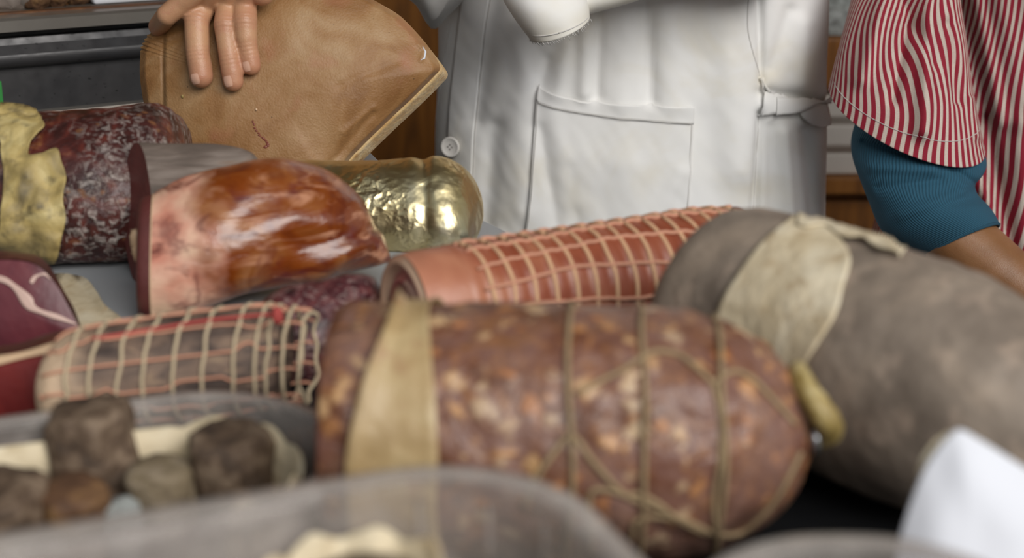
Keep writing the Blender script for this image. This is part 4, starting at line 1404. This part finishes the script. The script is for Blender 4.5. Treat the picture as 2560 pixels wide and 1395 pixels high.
for p in hv:
    k = 0; off = 0.0
    for c, ax_ in pips:
        dv = p - c; dl = dv.length
        if dl < 0.0108:
            s = dv.dot(ax_)
            g = math.exp(-(s / 0.0050) ** 2)
            if dv.dot(FW) < 0: off -= 0.0006 * g * (0.5 + 0.5 * math.cos(2 * PI * s / 0.0030))
            k = max(k, 0.55 * math.exp(-(dl / 0.011) ** 2))
    for c in tiplist:
        k = max(k, 0.75 * math.exp(-((p - c).length / 0.014) ** 2))
    hv2.append(p - FW * off * -1.0 if off else p); tone.append(k)
# the rest of the body under the clothes (coarse), joined into the same skin
Z = lambda x, y, z: Vector((x, y, z))
shR = Z(VX - 0.17, VY, 1.48); shL = Z(VX + 0.17, VY, 1.48)
elL = P(1900, -150, 1.44); wrL = P(1395, -62, 1.385)
segs = [(Z(VX, VY, 1.0), 0.10, Z(VX, VY, 1.25), 0.10), (Z(VX - 0.06, VY, 1.0), 0.095, Z(VX + 0.06, VY, 1.0), 0.095), (Z(VX - 0.08, VY, 1.38), 0.09, Z(VX + 0.08, VY, 1.38), 0.09),
        (Z(VX, VY, 1.25), 0.11, Z(VX, VY, 1.4), 0.10), (Z(VX, VY, 1.45), 0.055, Z(VX, VY - 0.01, 1.62), 0.052)]
segs += limb([Z(VX - 0.1, VY, 1.43), shR, elbow, wr + (elbow - wr) * 0.3], [0.07, 0.06, 0.034, 0.033])
segs += limb([Z(VX + 0.1, VY, 1.43), shL, elL, wrL, P(1330, -120, 1.34)], [0.07, 0.06, 0.04, 0.026, 0.025])
segs += simple_hand(P(1330, -120, 1.34), (P(1270, -260, 1.33) - P(1330, -120, 1.34)), Vector((0, -1, 0)))
for s in (-1, 1):
    segs += limb([Z(VX + s * 0.08, VY, 0.95), Z(VX + s * 0.085, VY, 0.52), Z(VX + s * 0.085, VY + 0.01, 0.10)], [0.085, 0.058, 0.04])
segs += head_segs((VX, VY - 0.02, HZ))
bv, bf = capsules(segs, 0.009, 4, 3)
V_, F_ = join((hv2, hf), (bv, bf))
mo('body', V_, F_, M['skin'], ven, attr2=tone + [0.0] * len(bv))
person_extras(ven, (VX, VY - 0.02, HZ), 0.06)
# finger nails
for nm, (x, y), (w_, h_) in (('ring', (489, 197), (19, 25)), ('middle', (571, 203), (19, 26)), ('index', (617, 166), (16, 24))):
    bvh_h = bvh_of(hv2, hf) if nm == 'ring' else bvh_h
    def nf(u, q, x=x, y=y, w_=w_, h_=h_):
        a = (u - 0.5) * w_; b = (q - 0.5) * h_
        sq = 1 - 0.25 * (abs(q - 0.5) * 2) ** 3
        return (x + a * sq + b * 0.25, y + b - a * 0.15)
    v, f = patch(bvh_h, nf, 8, 10, 0.00035)
    mo('fingernail', v, f, M['nail'], ven)

# coat body
coat_secs = [(0.42, VX, VY, 0.215, 0.16), (0.80, VX, VY, 0.203, 0.145), (0.93, VX, VY, 0.200, 0.137), (1.05, VX, VY, 0.195, 0.130), (1.18, VX, VY, 0.19, 0.128), (1.40, VX, VY, 0.20, 0.125), (1.48, VX, VY, 0.17, 0.10), (1.54, VX, VY, 0.075, 0.075)]
coat_ridges = [
    (1462, 80, 1462, 230, 16, 0.007), (1500, 40, 1490, 240, 12, -0.006), (1420, 110, 1395, 230, 18, 0.006), (1560, 0, 1555, 250, 26, 0.005),
    (1618, 0, 1628, 255, 12, -0.007), (1665, 0, 1680, 250, 30, 0.006),
    (1370, 150, 1350, 215, 12, -0.004), (1290, 60, 1320, 200, 22, 0.005), (1240, 0, 1190, 300, 20, -0.006), (1300, 250, 1310, 520, 30, 0.006), (1235, 320, 1215, 560, 22, -0.008),
    (1375, 270, 1440, 500, 20, 0.0035), (1350, 320, 1395, 560, 16, -0.004), (1425, 420, 1445, 570, 16, -0.003), (1560, 420, 1580, 560, 45, 0.006),
    (1700, 430, 1640, 540, 14, 0.003), (1820, 80, 1850, 420, 34, 0.007), (1898, 0, 1904, 200, 8, -0.010), (1900, 285, 1886, 540, 9, -0.012),
    (1960, 330, 1975, 540, 12, 0.007), (1925, 320, 1930, 540, 14, -0.005), (2010, 330, 2030, 540, 12, -0.007), (2045, 350, 2050, 540, 12, 0.006), (1975, 30, 1930, 170, 16, -0.006), (2010, 60, 2000, 200, 20, 0.007), (1760, 300, 1800, 520, 30, -0.004),
    (1905, 230, 2070, 262, 14, -0.009)]
coat_ridges = [(a_, b_, c_, d_, w_ * 1.25, h_ * 0.72) for a_, b_, c_, d_, w_, h_ in coat_ridges]
rings = torso(coat_secs, 420, zrows(0.42, 0.86, 1.20, 1.54, 0.0026, 0.03), coat_ridges, 1)
cv, cf_ = rings_mesh(rings, False, False)
coat = mo('white_coat', cv, cf_, M['coat'], ven, solid=0.0012)
B_ct = bvh_of(cv, cf_)
# overlapping front edge with button
def strip(name, fn, nu, nv, off, par, mat=None, wob=0, solid=0.001):
    v, f = patch(B_ct, fn, nu, nv, off, wob)
    if f: return mo(name, v, f, mat or M['coat'], par, solid=solid)
strip('placket', quadf([(1162, -30), (1150, 60), (1140, 150), (1128, 260), (1124, 340), (1122, 420), (1118, 560)], [(1232, -30), (1216, 60), (1206, 150), (1196, 260), (1188, 340), (1184, 430), (1176, 560)]), 12, 90, 0.0028, coat)
for path in ([(1232, -30), (1216, 60), (1206, 150), (1196, 260), (1188, 340), (1184, 430), (1176, 560)], [(1872, -20), (1868, 60), (1876, 110), (1898, 190)], [(1897, 285), (1890, 380), (1885, 470), (1884, 540)], [(1128, 60), (1112, 150), (1098, 250), (1086, 350), (1078, 420)]):
    mo('seam', *px_tube(B_ct, path, 60, 0.0006, 0.0006, 5), M['seam'], coat)
# button
bp = hit(B_ct, 1143, 365, 0.0085); bp_n = hit(B_ct, 1143, 365, 0.0185) - bp; bp_n.normalize()
bn = (bp_n * 0.45 + Vector((0.0, -1, 0.15)) * 0.55).normalized()
bu = bn.orthogonal().normalized(); bw = bn.cross(bu)
RB = 0.0102
rr = []
for rad, z in ((0.3, -0.0012), (0.9, -0.0012), (1.0, 0.0), (0.97, 0.0012), (0.86, 0.0016), (0.74, 0.0010), (0.62, 0.0004), (0.05, 0.0004)):
    rr.append([bp + bn * z + (bu * math.cos(2 * PI * k / 40) + bw * math.sin(2 * PI * k / 40)) * RB * rad for k in range(40)])
btn = mo('button', *rings_mesh(rr), M['button'], coat)
for k in range(4):
    a = PI / 4 + PI / 2 * k
    q = bp + bn * 0.0006 + (bu * math.cos(a) + bw * math.sin(a)) * 0.0022
    mo('button_hole', *tube([q, q + bn * 0.0003], 0.0009, 8), M['buttonhole'], coat)
# pocket
pl_ = [(1345, 208), (1340, 262), (1332, 340), (1328, 430), (1322, 510), (1313, 590)]
pr_ = [(1732, 265), (1730, 320), (1727, 380), (1724, 440), (1722, 510), (1720, 590)]
def pocket_fn(u, q):
    x, y = quadf(pl_, pr_)(u, q) if False else PF(u, q)
    return (x, y)
PF0 = quadf(pl_, pr_)
def PF(u, q):
    x, y = PF0(u, q)
    y += (1 - q) ** 3 * 46 * math.sin(min(1, u * 1.05) * PI * 0.5) ** 0.5 * (1 - u) * 1.15          # sagging opening
    return (x, y)
pv, pf = patch(B_ct, PF, 60, 60, 0.0030, 0)
V2 = []
for i in range(61):
    for j in range(61):
        pass
pocket = mo('pocket', [Vector(p) - FW * 0.0015 * (0.5 + 0.5 * nz(p, 25)) for p in pv], pf, M['coat'], coat, solid=0.0012)
def PB(u, q): return PF(u, q * 0.165)
pv2, pf2 = patch(B_ct, PB, 60, 8, 0.0046)
mo('pocket_hem', pv2, pf2, M['coat'], pocket, solid=0.0010)
for uu in (0.012, 0.988):
    pts = [hit(B_ct, *PF(uu, q / 60), 0.0042) for q in range(1, 60)]
    mo('seam', *tube([p for p in pts if p], 0.0005, 5), M['seam'], pocket)
pts = [hit(B_ct, *PF(u / 60, 0.16), 0.0066) for u in range(1, 60)]
mo('seam', *tube([p for p in pts if p], 0.0004, 5), M['seam'], pocket)
# tie belt at the side
strip('tie_belt', quadf([(1899, 196), (1904, 216), (1902, 240), (1899, 262), (1898, 287)], [(1958, 250), (1962, 256), (1966, 262), (1970, 268), (1972, 276)]), 20, 8, 0.0060, coat)
strip('tie_belt', bandf([(1930, 268), (1980, 268), (2030, 256), (2076, 236)], lambda q: 34 - 22 * q), 6, 40, 0.0080, coat)
strip('tie_belt', quadf([(1985, 272), (2000, 296), (2030, 314), (2045, 318)], [(2072, 236), (2074, 262), (2072, 290), (2066, 312)]), 14, 14, 0.0050, coat)

# sleeves
def ring_sleeve(rows, dd, nA=48, m=40, dip=0.0, thick=None, fold=None):
    """rows: (Lx, Ly, Rx, Ry, depth, half depth)"""
    out = []
    for i, (lx, ly, rx, ry, d, hd, dip_) in enumerate(cr([r if len(r) == 7 else r + (dip,) for r in rows], m)):
        L = P(lx, ly, d); R = P(rx, ry, d); c = (L + R) / 2; A = (R - L) / 2
        Bv = Vector((0, 1, dip_)).normalized()
        row = []
        for k in range(nA):
            th = 2 * PI * k / nA
            q = c + A * math.sin(th) - Bv * (hd * math.cos(th))
            if fold: q = fold(q, i / (m - 1), th)
            row.append(q)
        out.append(row)
    return out
# right sleeve (image left): drooping elbow, forearm under the top edge of the picture
def droop(q, t, th):
    x, y, d = proj(q)
    return q
vR = [shR + Z(-0.0, 0, 0.02), shR + (elbow - shR) * 0.5, elbow + Z(0.005, 0.01, 0.01), elbow, elbow + (wr - elbow) * 0.25, elbow + (wr - elbow) * 0.55]
vR = [Vector(p) for p in cr([tuple(p) for p in vR], 50)]
v, f = tube(vR, [0.068 - 0.030 * min(1, k / 28) for k in range(50)], 40)
nv_ = []
for p in v:
    x, y, d = proj(p)
    p = Vector(p)
    if y > -120: p.z -= 0.018 * math.exp(-((x - 1080) / 34) ** 2) * smooth01(-120, 10, y)
    p += Vector((0, -1, 0.3)) * 0.004 * nz(p, 22)
    nv_.append(p)
mo('sleeve', nv_, f, M['coat'], ven)
# left sleeve: forearm across the belly with a turned back frayed cuff
def wr_f(q, t, th): return q + Vector((0, -1, 0.2)) * 0.004 * nz(q, 30)
rows = [(1440, -110, 1428, 46, 1.385, 0.035), (1500, -112, 1492, 27, 1.39, 0.036), (1570, -125, 1562, 8, 1.40, 0.038), (1660, -150, 1650, -18, 1.41, 0.042), (1800, -190, 1800, -36, 1.42, 0.048), (1950, -230, 1960, -40, 1.46, 0.052), (2050, -420, 1900, -330, 1.54, 0.055), (1960, -720, 1760, -700, 1.62, 0.06)]
v, f = rings_mesh(ring_sleeve(rows, None, 48, 60, fold=wr_f), False, False)
mo('sleeve', v, f, M['coat'], ven, solid=0.001)
rows = [(1222, -90, 1430, -130, 1.362, 0.036), (1240, -45, 1450, -70, 1.36, 0.038), (1262, 2, 1463, -15, 1.36, 0.040), (1290, 46, 1470, 18, 1.362, 0.040), (1326, 94, 1472, 42, 1.364, 0.038)]
cuff_r = ring_sleeve(rows, None, 64, 30, dip=0.08, fold=wr_f)
v, f = rings_mesh(cuff_r, False, False)
cuff = mo('cuff', v, f, M['coat'], ven, solid=0.0014)
ms = []
for k in range(0, 64):
    p = cuff_r[-1][k]; dirv = (Vector(cuff_r[-1][k]) - Vector(cuff_r[-4][k])).normalized()
    for j in range(2):
        a = Vector(p) + RT * random.uniform(-.002, .002)
        ms.append(tube([a, a + dirv * 0.0015 + RT * random.uniform(-.0008, .0008), a + dirv * random.uniform(.002, .0045) + RT * random.uniform(-.002, .002)], 0.00022, 4))
fr_ = mo('frayed_threads', *join(*ms), M['seam'], cuff); fr_['kind'] = 'stuff'
mo('seam', *tube([Vector(p) - FW * 0.0012 for p in cuff_r[-4]] + [Vector(cuff_r[-4][0]) - FW * 0.0012], 0.0005, 5), M['seam'], cuff)
# trousers and shoes, behind the counter
for s in (-1, 1):
    v, f = tube([Z(VX + s * 0.085, VY, 0.75), Z(VX + s * 0.088, VY, 0.5), Z(VX + s * 0.09, VY + 0.01, 0.06)], [0.095, 0.08, 0.065], 24)
    mo('trouser_leg', v, f, M['trousers'], ven)
    mo('shoe', *lump(Z(VX + s * 0.09, VY - 0.05, 0.042), 0.048, 0.13, 0.045, 1, 0.05), M['shoe'], ven)

# --- the person in the striped smock -----------------------------------------------------
SX, SY = 0.615, 1.61
st = empty('person', (SX, SY, 0), 'person in a red and white striped smock over a blue knitted top', 'person')
el = P(2292, 500, 1.47)
shS = Z(0.385, SY + 0.0, 1.38)
fw1 = P(2400, 606, 1.44); fw2 = P(2490, 680, 1.425); fw3 = P(2600, 760, 1.41); fw4 = P(2700, 830, 1.40)
segs = limb([Z(SX - 0.1, SY, 1.32), shS, el], [0.06, 0.034, 0.032])
asegs = limb([el, fw1, fw2, fw3, fw4], [0.034, 0.0325, 0.0300, 0.027, 0.024])
asegs += simple_hand(fw4, (fw4 - fw3), Vector((0, -0.6, 0.8)), 0.9)
av, af = capsules(asegs, 0.003, 6, 3)
segs += [(Z(SX, SY, 0.92), 0.12, Z(SX, SY, 1.25), 0.115), (Z(SX - 0.06, SY, 0.9), 0.11, Z(SX + 0.06, SY, 0.9), 0.11), (Z(SX - 0.08, SY, 1.28), 0.08, Z(SX + 0.08, SY, 1.28), 0.08), (Z(SX, SY, 1.34), 0.05, Z(SX, SY - 0.01, 1.5), 0.048)]
segs += limb([Z(SX + 0.1, SY, 1.32), Z(SX + 0.185, SY, 1.36), Z(SX + 0.25, SY - 0.02, 1.06), Z(SX + 0.24, SY - 0.10, 0.84)], [0.06, 0.052, 0.04, 0.026])
segs += simple_hand(Z(SX + 0.24, SY - 0.10, 0.84), Vector((0, -0.3, -1)), Vector((1, 0, 0)), 0.9)
for s in (-1, 1):
    segs += limb([Z(SX + s * 0.08, SY, 0.88), Z(SX + s * 0.085, SY, 0.48), Z(SX + s * 0.085, SY + 0.01, 0.10)], [0.09, 0.056, 0.038])
segs += head_segs((SX, SY - 0.02, 1.61), 0.96)
bv, bf = capsules(segs, 0.009, 4, 3)
V_, F_ = join((av, af), (bv, bf))
mo('body', V_, F_, M['skin_tan'], st, attr2=[0.0] * len(V_))
person_extras(st, (SX, SY - 0.02, 1.61), 0.14)
# smock body: vertical stripes carried round the cloth
sm_secs = [(0.40, SX, SY, 0.25, 0.17), (0.80, SX, SY, 0.235, 0.16), (0.95, SX, SY, 0.215, 0.15), (1.10, SX, SY, 0.195, 0.14), (1.28, SX, SY, 0.19, 0.125), (1.36, SX, SY, 0.17, 0.10), (1.43, SX, SY, 0.07, 0.07)]
sm_r = [(2405, 0, 2470, 300, 16, -0.010), (2440, 0, 2500, 300, 20, 0.008), (2500, 0, 2560, 300, 30, 0.005), (2470, 300, 2530, 640, 14, -0.009), (2430, 420, 2520, 640, 14, 0.008), (2545, 300, 2560, 640, 18, 0.006), (2460, 480, 2490, 560, 10, 0.006)]
zz_ = zrows(0.40, 0.80, 1.20, 1.43, 0.004, 0.03)
rings = torso(sm_secs, 300, zz_, sm_r, 9)
v, f = rings_mesh(rings, False, False)
at = []
for i, z in enumerate(zz_):
    for j in range(300):
        th = 2 * PI * j / 300
        at.append(140 * j / 300 + 0.9 * math.sin(z * 19 + 0.6) * smooth01(1.2, 0.85, z) + 1.6 * nz((th * 2, z * 9, 0), 1) * smooth01(1.15, 0.85, z))
# keep the seam at the back: attribute jumps between last and first column there
at = [at[i * 300 + (j + 150) % 300] if False else at[i * 300 + j] for i in range(len(zz_)) for j in range(300)]
smock = mo('striped_smock', v, f, M['stripes'], st, attr=at, solid=0.001)
# short sleeve
def sl_fold(q, t, th):
    x, y, d = proj(q)
    z = px_ridge(x, y, [(2320, -60, 2305, 330, 22, 0.012), (2270, 60, 2235, 250, 14, -0.008), (2205, 0, 2150, 200, 22, 0.008), (2370, 60, 2395, 250, 14, -0.008), (2250, -20, 2330, 160, 16, -0.006), (2425, 250, 2440, 340, 10, 0.006)])
    return q - FW * z * smooth01(-0.2, 0.5, math.cos(th))
rows = [(2330, -420, 2480, -300, 1.54, 0.075), (2205, -200, 2420, -170, 1.50, 0.07), (2150, -40, 2394, -60, 1.47, 0.062), (2116, 80, 2412, 90, 1.455, 0.060), (2090, 172, 2432, 235, 1.45, 0.060), (2074, 232, 2459, 366, 1.45, 0.060)]
NA = 140; NM = 90
sr = ring_sleeve(rows, None, NA, NM, dip=0.42, fold=sl_fold)
v, f = rings_mesh(sr, False, False)
at = []
for i in range(NM):
    t = i / (NM - 1)
    for k in range(NA):
        th = 2 * PI * k / NA
        thw = th if th < PI else th - 2 * PI
        at.append(50 + thw / (2 * PI) * 54 + 2.2 * math.sin(t * 5.2 + thw * 1.3) * smooth01(1.05, 0.45, t) + 1.0 * nz((thw * 2, t * 4, 3), 1) * smooth01(1.0, 0.6, t))
slv = mo('short_sleeve', v, f, M['stripes'], st, attr=at, solid=0.001)
k0 = int(NM * 0.875)
mo('hem_stitching', *tube([Vector(p) - FW * 0.0009 for p in sr[k0]] + [Vector(sr[k0][0])], 0.0003, 5), M['seam'], slv)
# other sleeve, mostly outside the picture
v, f = tube([Z(SX + 0.14, SY, 1.37), Z(SX + 0.21, SY, 1.26), Z(SX + 0.235, SY, 1.14)], [0.07, 0.07, 0.075], 32)
mo('short_sleeve', v, f, M['stripes'], st, attr=[50 + (k % 32) * 1.5 for k in range(len(v))])
# blue ribbed sleeve pushed up to the elbow
def kn_fold(q, t, th):
    x, y, d = proj(q)
    z = px_ridge(x, y, [(2150, 330, 2280, 372, 12, 0.006), (2280, 372, 2440, 380, 12, 0.006), (2160, 352, 2300, 398, 9, -0.005), (2180, 420, 2330, 425, 12, 0.004), (2200, 470, 2350, 450, 12, -0.003), (2380, 420, 2440, 460, 10, -0.004), (2250, 540, 2400, 480, 14, 0.003)])
    return q - FW * z * smooth01(-0.2, 0.5, math.cos(th)) + Vector((1, 0, 0)) * 0.0015 * math.sin(t * 16) * math.sin(th)
rows = [(2225, 60, 2370, 100, 1.475, 0.042), (2170, 200, 2412, 270, 1.468, 0.046), (2146, 290, 2450, 350, 1.463, 0.052), (2134, 362, 2458, 398, 1.46, 0.053), (2150, 440, 2436, 440, 1.455, 0.050, 0.1), (2174, 510, 2440, 480, 1.452, 0.047, -0.1), (2222, 585, 2464, 522, 1.447, 0.043, -0.4), (2314, 640, 2493, 568, 1.443, 0.038, -0.6)]
NA = 150; NM = 100
sr = ring_sleeve(rows, None, NA, NM, dip=0.15, fold=kn_fold)
v, f = rings_mesh(sr, False, False)
at = []
for i in range(NM):
    for k in range(NA):
        th = 2 * PI * k / NA; thw = th if th < PI else th - 2 * PI
        at.append(100 + thw / (2 * PI) * 120)
knit_s = mo('knitted_sleeve', v, f, M['knit'], st, attr=at, solid=0.0016)
cv_, cf2 = tube([Vector(p) for p in sr[-1]] + [Vector(sr[-1][0])], 0.0016, 6)
mo('sleeve_edge', cv_, cf2, M['knit'], knit_s, attr=[k * 0.5 for k in range(len(cv_))])
for s in (-1, 1):
    v, f = tube([Z(SX + s * 0.085, SY, 0.70), Z(SX + s * 0.088, SY, 0.46), Z(SX + s * 0.09, SY + 0.01, 0.06)], [0.095, 0.08, 0.065], 24)
    mo('trouser_leg', v, f, M['trousers'], st)
    mo('shoe', *lump(Z(SX + s * 0.09, SY - 0.05, 0.042), 0.046, 0.12, 0.042, 1, 0.05), M['shoe'], st)
